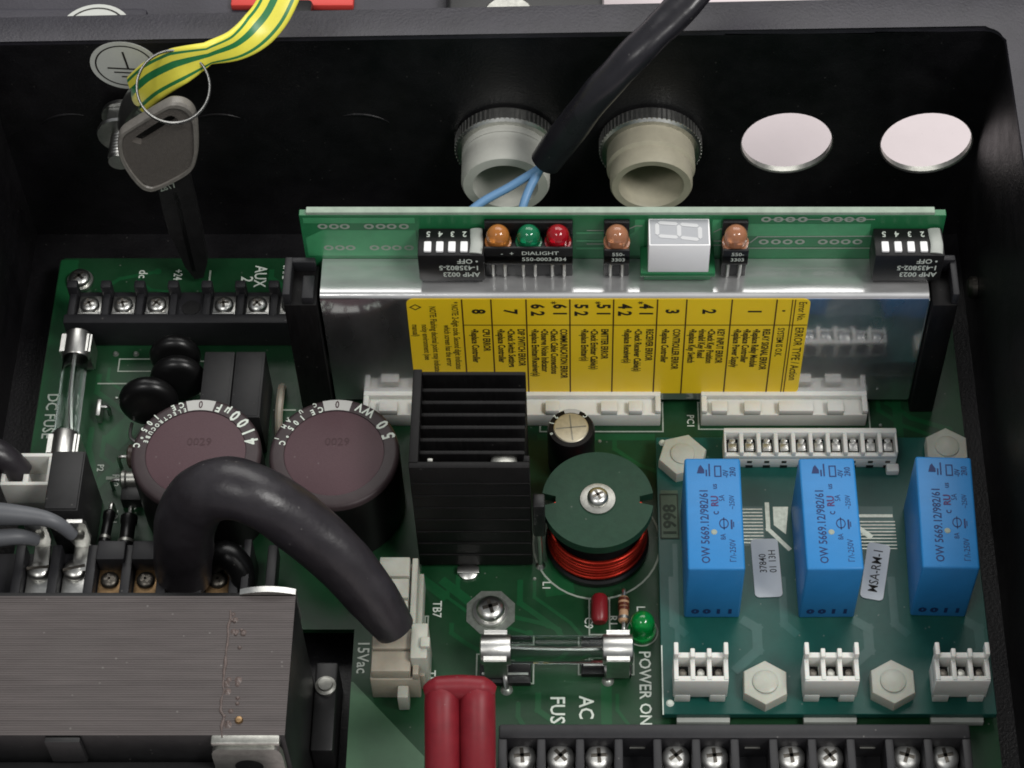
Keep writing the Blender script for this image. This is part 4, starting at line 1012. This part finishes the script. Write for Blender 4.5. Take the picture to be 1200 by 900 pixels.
b.strip([(35.4, 46.5), (36.8, 48.4), (60, 48.6)], 0.3, 3.63, 'xz'); b.strip([(34, 44.6), (60, 44.6)], 0.3, 3.63, 'xz')
b.strip([(2, 50.5), (5.5, 50.5)], 0.3, 3.63, 'xz'); b.strip([(2, 46), (5.5, 46)], 0.3, 3.63, 'xz')
b.strip([(10.4, 51), (11.8, 52), (13, 52)], 0.3, 3.63, 'xz'); b.strip([(27.8, 50), (29, 51), (29.6, 51)], 0.3, 3.63, 'xz'); b.strip([(28, 47), (29.4, 47)], 0.4, 3.63, 'xz'); b.strip([(28, 45.6), (29.4, 45.6)], 0.4, 3.63, 'xz')
part('solder_pad', b, 'ink_dim', cg, kind='stuff')
# folded bracket: face, flange, with a rounded fold
b = B()
prof = [(3.6, 41.0)] + [(-4.9 - 1.2 * math.sin(a), 39.8 + 1.2 * math.cos(a)) for a in [math.pi / 2 * k / 5 for k in range(6)]] + [(-6.1, 3.0), (-5.0, 3.0), (-5.0, 39.7), (3.6, 39.9)]
b.prism(prof, -52.8, 72.0, 'yz')
for f in b.bm.faces:
    f.normal_update()
    if min(v.co.z for v in f.verts) > 39.85: f.material_index = 1
br = part('bracket', b, ['alu', 'alu_flange'], cg, sharp=50)
b = B(); b.box(72.02, 72.3, -6.0, -5.1, 3.2, 39.5); part('cut_edge', b, 'alu_edge', br)
# yellow label
LY = -6.22
b = B(); rr = 1.6; poly = []
for (px, pz, a0) in ((47.8 - rr, 5.6 + rr, -90), (47.8 - rr, 40.3 - rr, 0), (-35.2 + rr, 40.3 - rr, 90), (-35.2 + rr, 5.6 + rr, 180)):
    for k in range(6):
        q = math.radians(a0 + 90 * k / 5); poly.append((px + rr * math.cos(q), pz + rr * math.sin(q)))
b.prism(poly, LY, -6.11, 'xz'); lb = part('error_label', b, 'yellow', cg, 'yellow error code label with columns of dark text')
b = B(); yl = LY - 0.02
for x in (-23.8, -17.8, -10.6, -1.6, 7.4, 16.4, 22.4, 31.7, 40.9, 44.1, 44.7): b.strip([(x, 5.8), (x, 40.1)], 0.2 if x > 43 else 0.28, yl, 'xz')
b.strip([(-23.8, 31.2), (47.6, 31.2)], 0.25, yl, 'xz')
part('rule_line', b, 'ink_brown', lb)
b = B(); yt = LY - 0.05; XD, YD = (0, 0, -1), (1, 0, 0)
def L(s, x, z, size, sq=0.8, bold=0.015): b.text(s, size, (x, yt, z), XD, YD, sq, bold)
L('Error No.', 46.2, 39.4, 2.3, 0.72, 0.008); L('ERROR TYPE / Action', 46.2, 30.4, 2.5, 0.86, 0.008)
L('•', 42.4, 36.6, 2.6); L('SYSTEM IS O.K.', 42.4, 30.2, 2.0, 0.8)
rows = [
 ([('1', 36.4)], [(39.4, 'RELAY SIGNAL ERROR'), (37.3, '•Replace Relay Module'), (35.3, '•Replace Controller'), (33.3, '•Replace Power Supply')]),
 ([('2', 27.0)], [(29.9, 'KEY INPUT ERROR'), (27.9, '•Check Key Position'), (26.0, '•Invalid Key Read'), (24.0, '•Replace Key Switch')]),
 ([('3', 19.4)], [(20.6, 'CONTROLLER ERROR'), (18.3, '•Replace Controller')]),
 ([('4 1', 14.0), ('4 2', 9.6)], [(15.0, 'RECEIVER ERROR'), (12.6, '•Check Receiver Cable(s)'), (10.4, '•Replace Receiver(s)')]),
 ([('5 1', 5.2), ('5 2', 0.6)], [(5.6, 'EMITTER ERROR'), (3.4, '•Check Emitter Cable(s)'), (1.4, '•Replace Emitter(s)')]),
 ([('6 1', -3.8), ('6 2', -8.4)], [(-3.0, 'COMMUNICATION ERROR'), (-5.0, '•Check Cable Connections'), (-7.0, '•Observe Noise Indicator'), (-9.0, '•Replace Emitter/Receiver(s)')]),
 ([('7', -14.0)], [(-11.9, 'DIP SWITCH ERROR'), (-14.0, '•Check Switch Settings'), (-16.1, '•Replace Controller')]),
 ([('8', -20.6)], [(-19.2, 'CPU ERROR'), (-21.6, '•Replace Controller')]),
]
for nums, lines in rows:
    for s, x in nums: L(s, x, 38.6 if len(s) > 1 else 36.8, 3.8, 0.85, 0.035)
    for x, s in lines: L(s, x, 29.8, 2.1, 0.72, 0.03)
for x in (12.0, 3.2, -5.9): L('*', x + 0.4, 39.5, 2.6)
L('* NOTE: 2-digit code. Second digit indicates', -25.4, 39.4, 1.9, 0.72); L('which screen has the error', -27.3, 31.2, 1.9, 0.72)
L('NOTE: Flashing decimal point may indicate', -30.0, 37.8, 1.9, 0.72); L('noisy environment (see', -31.9, 31.4, 1.9, 0.72); L('manual)', -33.9, 31.4, 1.9, 0.72); L('◇', -33.6, 38.6, 2.6)
part('lettering', b, 'ink_black', lb)

# card guides
def guide(label, xa, xb, loc, extra):
    t = thing('card_guide', label, 'card guide', loc)
    b = B(); b.box(xa, xb, -7.6, 2.6, 0.1, 40, 0.4); part('slab', b, 'anod', t)
    b = B()
    for bx in extra: b.box(*bx, 0.3)
    part('slot_clip', b, 'strip', t); return t
guide('black card guide slab at the left end of the aluminium bracket', -60.2, -53.4, (-57, -3, 0), [(-60.2, -58.6, -7.3, 2.3, 39.9, 43.4), (-56.4, -54.0, -7.3, -1.5, 39.9, 42.2), (-60.0, -54.0, 1.0, 2.4, 39.9, 43.2)])
guide('black card guide at the right end of the aluminium bracket', 72.6, 77.8, (75, -3, 0), [(76.4, 77.8, -7.3, 2.3, 39.9, 43.4), (72.8, 77.6, 1.0, 2.4, 39.9, 44.0)])
b = B(); b.tube([(-65.2, -1, 0.3), (-65.0, -4, 3), (-65.3, -9, 1.5), (-65.0, -14, 0.3)], 0.9, 8)
single('glue_bead', b, 'nylon_old', 'pale bead of glue between the two mauve topped capacitors', 'glue')

# parts on the card
def dip(label, x0, w):
    t = thing('dip_switch', label, 'dip switch', (x0 + w / 2, 0, 42), 'dip switches')
    y0, y1, z0, z1 = -3.5, 3.5, 43.0, 51.4
    b = B(); b.box(x0, x0 + w, y0, y1, z0, z1, 0.25); b.box(x0 + .6, x0 + w - .6, y0 + 1, y1, 41.2, 43.1, 0.1); part('housing', b, 'blk', t)
    n = 4; pitch = (w - 3.6) / 4
    for k in range(4):
        xx = x0 + 0.9 + pitch * (k + 0.45)
        b = B(); b.box(xx - 0.75, xx + 0.75, -2.7, -0.2, z1 - 0.2, z1 + 0.55, 0.2); part('slider', b, 'seg_white', t)
        b = B(); b.box(xx - 0.35, xx + 0.35, -0.2, 0.9, z1 - 0.05, z1 + 0.04); part('slot', b, 'blk_gloss', t)
    b = B(); b.tube([(x0 + w - 1.7, -3.0, z1 + .1), (x0 + w - 1.5, -1, z1 + .35), (x0 + w - 1.6, 1, z1 + .2), (x0 + w - 1.7, 3.2, z1 + .1)], 1.25, 12, 4, flat=(0.28, 1)); part('end_tape', b, 'grey_pl', t)
    b = B()
    for k, ch in enumerate('5432'):
        b.text(ch, 1.9, (x0 + 0.9 + pitch * (k + 0.45), 2.0, z1 + 0.04), (-1, 0, 0), (0, -1, 0), 0.95, 0.02, 'CENTER')
    b.text('• OFF', 2.1, (x0 + w - 1.2, y0 - 0.05, 49.6), (-1, 0, 0), (0, 0, -1), 0.85, 0.02); b.text('1-435802-5', 2.1, (x0 + w - 1.0, y0 - 0.05, 47.4), (-1, 0, 0), (0, 0, -1), 0.85, 0.02); b.text('AMP 0023', 2.1, (x0 + w - 1.0, y0 - 0.05, 45.2), (-1, 0, 0), (0, 0, -1), 0.85, 0.02)
    part('lettering', b, 'ink', t)
dip('left black dip switch with white sliders on the controller card', -32.3, 13.4)
dip('right black dip switch with white sliders on the controller card', 60.0, 14.0)
def led_block(label, xs, x0, x1, lenses, lines, wtxt):
    t = thing('led_block', label, 'indicator light', ((x0 + x1) / 2, 0, 42))
    b = B(); b.box(x0, x1, -2.9, 3.4, 47.8, 50.6, 0.2); b.box(x0, x1, 2.4, 3.5, 47.6, 54.5, 0.2); b.box(x0 + .05, x1 - .05, -0.9, 3.45, 41.05, 47.9, 0.2); b.box(x0, x1, -2.9, -2.3, 47.4, 53.0 if len(xs) > 1 else 52.2, 0.2)
    part('housing', b, 'blk', t)
    for x, lm in zip(xs, lenses):
        b = B(); r = 2.35
        b.lathe([(r + 0.35, 0), (r + 0.35, 0.9), (r, 1.0), (r, 2.7)] + [(r * math.cos(a), 2.7 + r * math.sin(a)) for a in [math.pi / 2 * k / 8 for k in range(1, 8)]] + [(0, 2.7 + r)], (x, 0.1, 50.6), n=32); ln = part('lens', b, lm, t)
        b = B(); b.box(x - 1.0, x - 0.3, -0.5, 0.7, 50.9, 52.4, 0.15); b.box(x + 0.2, x + 1.0, -0.5, 0.7, 50.9, 52.0, 0.15); part('lead_frame', b, 'steel', ln)
        b = B()
        for s in (-1.2, 1.2): b.tube([(x + s, -1.6, 47.9), (x + s, -1.6, 44.5), (x + s, -1.5, 42.2), (x + s, -0.6, 41.4)], 0.36, 6)
        part('lead', b, 'steel', t)
    b = B()
    for s, x, z, sz, sq in lines: b.text(s, sz, (x, -2.96, z), (1, 0, 0), (0, 0, 1), sq, 0.01, 'CENTER')
    part('lettering', b, 'ink', t)
led_block('black block of amber, green and red round LEDs on the controller card', [-16.1, -9.9, -4.0], -18.9, -1.0, ['lens_amber', 'lens_green', 'lens_red'], [('DIALIGHT', -7.6, 51.4, 1.6, 1.05), ('550-0003-834', -6.8, 49.4, 1.6, 1.0), ('-   +', -14.2, 51.3, 1.7, 0.9)], 1)
led_block('single peach LED in a black holder left of the digit display', [7.9], 5.3, 10.5, ['lens_peach'], [('550-', 8.2, 51.0, 1.5, 0.95), ('3303', 8.2, 49.2, 1.5, 0.95)], 1)
led_block('single peach LED in a black holder right of the digit display', [31.9], 29.3, 34.5, ['lens_peach'], [('550-', 32.3, 51.0, 1.5, 0.95), ('3303', 32.3, 49.2, 1.5, 0.95)], 1)
ds = thing('digit_display', 'white seven segment digit display with a grey unlit face', 'display', (20.4, 0, 42))
b = B(); b.box(14.3, 26.6, -3.2, 3.6, 45.4, 54.4, 0.15); part('body', b, 'seg_white', ds)
b = B(); b.box(14.6, 26.3, -2.9, 3.3, 54.38, 54.5); fc = part('face', b, 'seg_face', ds)
# one digit lying on its side: two square cells next to each other
def seg(p, q, w=0.85):
    b = B(); (xa, ya_), (xb, yb_) = p, q; Ls = math.hypot(xb - xa, yb_ - ya_); dx, dy = (xb - xa) / Ls, (yb_ - ya_) / Ls; nx, ny = -dy * w / 2, dx * w / 2; e = w / 2
    b.prism([(xa, ya_), (xa + dx * e + nx, ya_ + dy * e + ny), (xb - dx * e + nx, yb_ - dy * e + ny), (xb, yb_), (xb - dx * e - nx, yb_ - dy * e - ny), (xa + dx * e - nx, ya_ + dy * e - ny)][::-1], 54.5, 54.58); part('segment', b, 'seg_bar', fc)
sk = 0.45
P = {k: v for k, v in dict(a=(16.0, 2.5), b=(20.4, 2.1), c=(24.6, 1.6), d=(16.0, -0.9), e=(20.4, -1.3), f=(24.6, -1.9)).items()}
for p, q in (('a', 'b'), ('b', 'c'), ('d', 'e'), ('e', 'f'), ('a', 'd'), ('b', 'e'), ('c', 'f')):
    (xa, ya_), (xb, yb_) = P[p], P[q]; sh = 0.1
    seg((xa + (xb - xa) * 0.04, ya_ + (yb_ - ya_) * 0.04), (xa + (xb - xa) * 0.96, ya_ + (yb_ - ya_) * 0.96))
b = B(); b.box(12.8, 28.0, -3.4, 3.4, 44.0, 45.3, 0.1); b.box(13.6, 27.2, -2.0, 3.3, 41.3, 44.0); part('carrier_board', b, 'card', ds)

# ================================================================== things on the back wall
for i, (cx_, m_, lab) in enumerate(((-15.9, 'gland_white', 'white threaded cable gland in the back wall with blue wires in front'), (16.2, 'gland_beige', 'beige threaded cable gland in the back wall right of the white one'))):
    t = thing('cable_gland', lab, 'cable gland', (cx_, YB, KZ), 'cable glands')
    b = B(); n = 60; zc = 26.5
    b.lathe([(7.6, 0), (10.9, 0), (11.4, 0.6), (11.4, 3.4), (10.8, 4.0), (9.4, 4.0)], (cx_, YB - 0.02, zc), (0, -1, 0), n, False, False)
    for k in range(64):
        a = 2 * math.pi * k / 64; b.box(cx_ + 11.3 * math.cos(a) - 0.2, cx_ + 11.3 * math.cos(a) + 0.2, YB - 3.6, YB - 0.7, zc + 11.3 * math.sin(a) - 0.2, zc + 11.3 * math.sin(a) + 0.2)
    part('locknut', b, 'steel', t)
    b = B(); prof = [(9.4, 3.0), (9.7, 4.2)]
    if i == 0: prof += [(9.85, 5), (9.6, 5.6), (9.85, 6.2), (9.6, 6.8), (9.8, 8.0), (9.75, 12.5), (9.3, 13.3)]
    else: prof += [(9.8, 6.0), (9.8, 8.6), (9.1, 9.2), (9.1, 13.0), (8.7, 13.6)]
    prof += [(7.2, 13.5), (6.9, 13.0), (6.8, -1.0), (0, -1.0)]
    b.lathe(prof, (cx_, YB, zc), (0, -1, 0), 56, False, False); part('threaded_body', b, m_, t)
# earth sticker
st = thing('earth_sticker', 'round white earth symbol sticker on the black back wall', 'sticker', (-96.8, 48, 51))
b = B(); b.lathe([(7.4, 0), (7.4, 0.15)], (-97.0, 47.97, 51.0), (0, -1, 0), 40); part('disc', b, 'sticker', st)
b = B(); c = (-97.0, 51.0); y = 47.78
b.annulus(c, 6.0, 6.35, y, 'xz', 40); q = 0.1
b.strip([(c[0] + 0.2, c[1] + 4.2), (c[0] + 0.6, c[1] - 0.8)], 0.42, y, 'xz'); b.strip([(c[0] - 3.6, c[1] - 0.6), (c[0] + 4.2, c[1] - 1.2)], 0.42, y - 0.004, 'xz'); b.strip([(c[0] - 2.4, c[1] - 2.0), (c[0] + 3.2, c[1] - 2.4)], 0.42, y, 'xz'); b.strip([(c[0] - 1.0, c[1] - 3.4), (c[0] + 2.0, c[1] - 3.6)], 0.42, y, 'xz')
part('symbol', b, 'ink_black', st)
# earth bolt and lug
eb = thing('earth_bolt', 'steel earth bolt with nuts on the back wall behind the key', 'bolt', (-99.5, 48, 38))
b = B(); b.cyl((-99.0, 48, 36.5), (-99.0, 33, 36.5), 2.3, 24)
for k in range(16): b.torus((-99.0, 47 - k * 0.85, 36.5), 2.3, 0.28, (0, 1, 0), 24, 6)
part('shank', b, 'steel', eb)
b = B(); b.lathe([(5.2, 0), (5.2, 1.0)], (-99.0, 46.5, 36.5), (0, -1, 0), 28)
b.prism([(-99.0 + 4.6 * math.cos(k * math.pi / 3 + 0.2), 36.5 + 4.6 * math.sin(k * math.pi / 3 + 0.2)) for k in range(6)], 41.5, 45.4, 'xz', 0.0); part('nut', b, 'steel', eb)
lg = thing('ring_lug', 'steel ring lug crimped to the green and yellow strap', 'crimp lug', (-97, 42, 42))
b = B(); b.lathe([(2.6, 0), (5.4, 0), (5.6, 0.5), (5.4, 1.2), (2.6, 1.2)], (-99.0, 41.2, 36.8), (0, -1, 0), 28); b.tube([(-98.0, 40.6, 41), (-96.5, 40.2, 46), (-93.2, 39.8, 51.5)], [3.0, 3.0, 3.2], 16, 4, flat=(0.5, 1.1)); part('barrel', b, 'steel', lg)
# green and yellow strap through the key ring
stp = [(-93.6, 40.2, 50.6), (-88.6, 37.6, 58.0), (-82.2, 35.6, 64.6), (-76.0, 36.4, 67.4), (-70.6, 40.2, 66.0), (-66.4, 44.2, 66.3), (-62.9, 48.6, 68.6), (-60.0, 56, 73), (-57, 70, 82)]
def strap():
    b = B()
    widths = [4.2, 4.3, 3.9, 2.7, 3.4, 3.9, 4.0, 4.1, 4.1]; twist = [0.0, 0.0, 0.25, 0.9, 0.6, 0.2, 0.1, 0.1, 0.1]
    P_ = [Vector(p) for p in stp]; sub = 8; path = []; wd = []; tw = []
    for i in range(len(P_) - 1):
        a = P_[max(i - 1, 0)]; p = P_[i]; c = P_[i + 1]; d = P_[min(i + 2, len(P_) - 1)]
        for k in range(sub):
            t = k / sub
            path.append(0.5 * ((2 * p) + (c - a) * t + (2 * a - 5 * p + 4 * c - d) * t * t + (3 * p - a - 3 * c + d) * t ** 3)); wd.append(widths[i] + (widths[i + 1] - widths[i]) * t); tw.append(twist[i] + (twist[i + 1] - twist[i]) * t)
    path.append(P_[-1]); wd.append(widths[-1]); tw.append(twist[-1])
    view = Vector((0.05, -0.56, 0.83)); n = 48; rings = []
    for i, p in enumerate(path):
        t = (path[min(i + 1, len(path) - 1)] - path[max(i - 1, 0)]).normalized()
        side = view.cross(t).normalized(); nr = t.cross(side).normalized()
        q = Matrix.Rotation(tw[i], 3, t); side = q @ side; nr = q @ nr
        rings.append([b.bm.verts.new(p + side * (wd[i] * math.copysign(abs(math.cos(a)) ** 0.75, math.cos(a))) + nr * (1.15 * math.copysign(abs(math.sin(a)) ** 0.6, math.sin(a)))) for a in [2 * math.pi * k / n for k in range(n)]])
    for A, C in zip(rings, rings[1:]):
        for k in range(n):
            f = b._f([A[k], A[(k + 1) % n], C[(k + 1) % n], C[k]])
            if f: f.material_index = 1 if (k % 24) in (5, 6, 10, 11, 16, 17) else 0
    b._f(rings[0][::-1]); b._f(rings[-1]); return b
single('earth_strap', strap(), ['yel_wire', 'grn_wire'], 'flat green and yellow striped earth strap crossing the rim', 'strap', sharp=60)
b = B(); b.torus((-83.0, 30.6, 63.6), 7.5, 0.27, (0, -0.56, 0.83), 64, 10); b.torus((-83.0, 30.45, 63.95), 7.45, 0.27, (0.03, -0.54, 0.84), 64, 10)
single('key_ring', b, 'ring', 'thin silver split ring holding the key', 'key ring')
# key
key = thing('key', 'grey headed key with a black blade hanging in front of the back wall', 'key', (-86, 28, 2))
kp = [(-96.5, 49.7), (-95.6, 52.4), (-94.0, 54.2), (-89.1, 58.2), (-84.5, 61.8), (-82.8, 62.5), (-80.8, 62.1), (-79.3, 60.2), (-78.9, 56.6), (-79.6, 49.6), (-80.4, 45.2), (-82.3, 40.4), (-86.9, 36.4), (-91.0, 33.8), (-92.8, 33.7), (-94.3, 35.2), (-96.0, 39.9), (-96.9, 45.0)]
def smooth_poly(P_, s=4):
    out = []; n = len(P_)
    for i in range(n):
        a, p, c, d = P_[i - 1], P_[i], P_[(i + 1) % n], P_[(i + 2) % n]
        for k in range(s):
            t = k / s; out.append(tuple(0.5 * ((2 * p[j]) + (c[j] - a[j]) * t + (2 * a[j] - 5 * p[j] + 4 * c[j] - d[j]) * t * t + (3 * p[j] - a[j] - 3 * c[j] + d[j]) * t ** 3) for j in (0, 1)))
    return out
cxk = sum(p[0] for p in kp) / len(kp); czk = sum(p[1] for p in kp) / len(kp)
def shrink(P_, f): return [(cxk + (p[0] - cxk) * f, czk + (p[1] - czk) * f) for p in P_]
outline = smooth_poly(kp)
slot = [(-92.6, 51.0), (-91.7, 49.8), (-83.6, 56.4), (-83.2, 57.6), (-84.4, 57.8)]
def key_head(y0, y1, bev):
    b = B(); n = len(outline)
    lay = [(shrink(outline, 0.97), y1), (outline, y1 - bev), (outline, y0 + bev), (shrink(outline, 0.97), y0), (shrink(outline, 0.9), y0), (shrink(outline, 0.885), y0 + 0.35)]
    R_ = [[b.bm.verts.new((p[0], yy, p[1])) for p in pl] for pl, yy in lay]
    for A, C in zip(R_, R_[1:]):
        for i in range(n): b._f([A[i], A[(i + 1) % n], C[(i + 1) % n], C[i]][::-1])
    b._f(R_[0]); return b
kh = part('head', key_head(27.0, 29.6, 0.5), 'key_edge', key)
# textured face with a slot cut through: ring of quads between slot outline and face outline
b = B(); inner_ = smooth_poly([(-92.9, 51.2), (-92.3, 49.6), (-91.2, 49.6), (-83.4, 56.2), (-82.9, 57.6), (-83.8, 58.4), (-85.0, 58.0)], 6)
oo = shrink(outline, 0.886); N = 72
ic = (sum(p[0] for p in inner_) / len(inner_), sum(p[1] for p in inner_) / len(inner_))
def ray_hit(poly, ang):
    best = 0; dx, dz = math.cos(ang), math.sin(ang)
    for i in range(len(poly)):
        (ax, az), (bx, bz) = poly[i], poly[(i + 1) % len(poly)]
        ex, ez = bx - ax, bz - az; den = dx * ez - dz * ex
        if abs(den) < 1e-9: continue
        s = ((ax - ic[0]) * ez - (az - ic[1]) * ex) / den; u_ = ((ax - ic[0]) * dz - (az - ic[1]) * dx) / den
        if s > 0 and -1e-6 <= u_ <= 1 + 1e-6: best = max(best, s)
    return (ic[0] + dx * best, ic[1] + dz * best)
ia = [ray_hit(inner_, 2 * math.pi * k / N) for k in range(N)]; oa = [ray_hit(oo, 2 * math.pi * k / N) for k in range(N)]
I0 = [b.bm.verts.new((p[0], 27.35, p[1])) for p in ia]; O0 = [b.bm.verts.new((p[0], 27.35, p[1])) for p in oa]; I1 = [b.bm.verts.new((p[0], 29.0, p[1])) for p in ia]
for k in range(N):
    j = (k + 1) % N; b._f([I0[k], O0[k], O0[j], I0[j]][::-1]); b._f([I0[k], I0[j], I1[j], I1[k]])
part('face', b, 'key_head', kh)
b = B(); b.prism(inner_, 28.9, 29.1, 'xz'); part('slot', b, 'blk_gloss', kh)
b = B(); b.prism([(-90.3, 37), (-83.0, 40.5), (-82.9, 30), (-82.9, 19.8), (-83.3, 8), (-85.0, 2.2), (-87.0, 1.6), (-88.6, 6), (-89.6, 14), (-90.4, 18.6), (-90.6, 27)], 27.6, 29.2, 'xz'); kb = part('blade', b, 'key_blade', key)
b = B(); b.box(-87.2, -86.4, 27.5, 27.62, 5, 33); part('groove', b, 'blk_gloss', kb)
b = B(); b.text('2817', 2.2, (-90.2, 27.5, 34.0), (0.92, 0, 0.39), (-0.39, 0, 0.92), 0.95, 0.02); part('stamped_number', b, 'ink_dim', kb)

# black cable with two blue wires
cb = [(-6.7, 29.6, 41.0), (0.5, 30.6, 54.8), (9.8, 34.0, 67.2), (19.6, 42.0, 73.0), (27.5, 51.0, 77.0), (38, 68, 84)]
b = B(); b.tube(cb, [3.4, 3.5, 3.7, 3.9, 4.1, 4.2], 24, 8, flat=[(1, 1), (1, 1), (0.9, 1.08), (0.78, 1.15), (0.72, 1.2), (0.72, 1.2)])
worn(b, 0.35, 8); worn(b, 0.12, 3)
single('black_cable', b, 'sleeve', 'black sheathed cable coming over the rim with two blue wires at its end', 'cable', sharp=60)

b = B(); b.tube([(-5.5, 29.8, 44), (-7.4, 29.6, 39.6), (-14.1, 28.0, 34.9), (-22.4, 24.0, 32.0), (-30, 16.0, 28), (-34, 10, 18)], 0.95, 12)
single('blue_wire', b, 'blue_wire', 'left pale blue wire running down from the black cable end', 'wire')
b = B(); b.tube([(-6.2, 29.9, 44), (-8.0, 29.4, 38.8), (-10.2, 26.2, 36.4), (-11.9, 22.0, 34.0), (-14, 15, 27), (-15, 10, 15)], 0.95, 12)
single('blue_wire', b, 'blue_wire', 'right pale blue wire hanging straight down from the black cable end', 'wire')
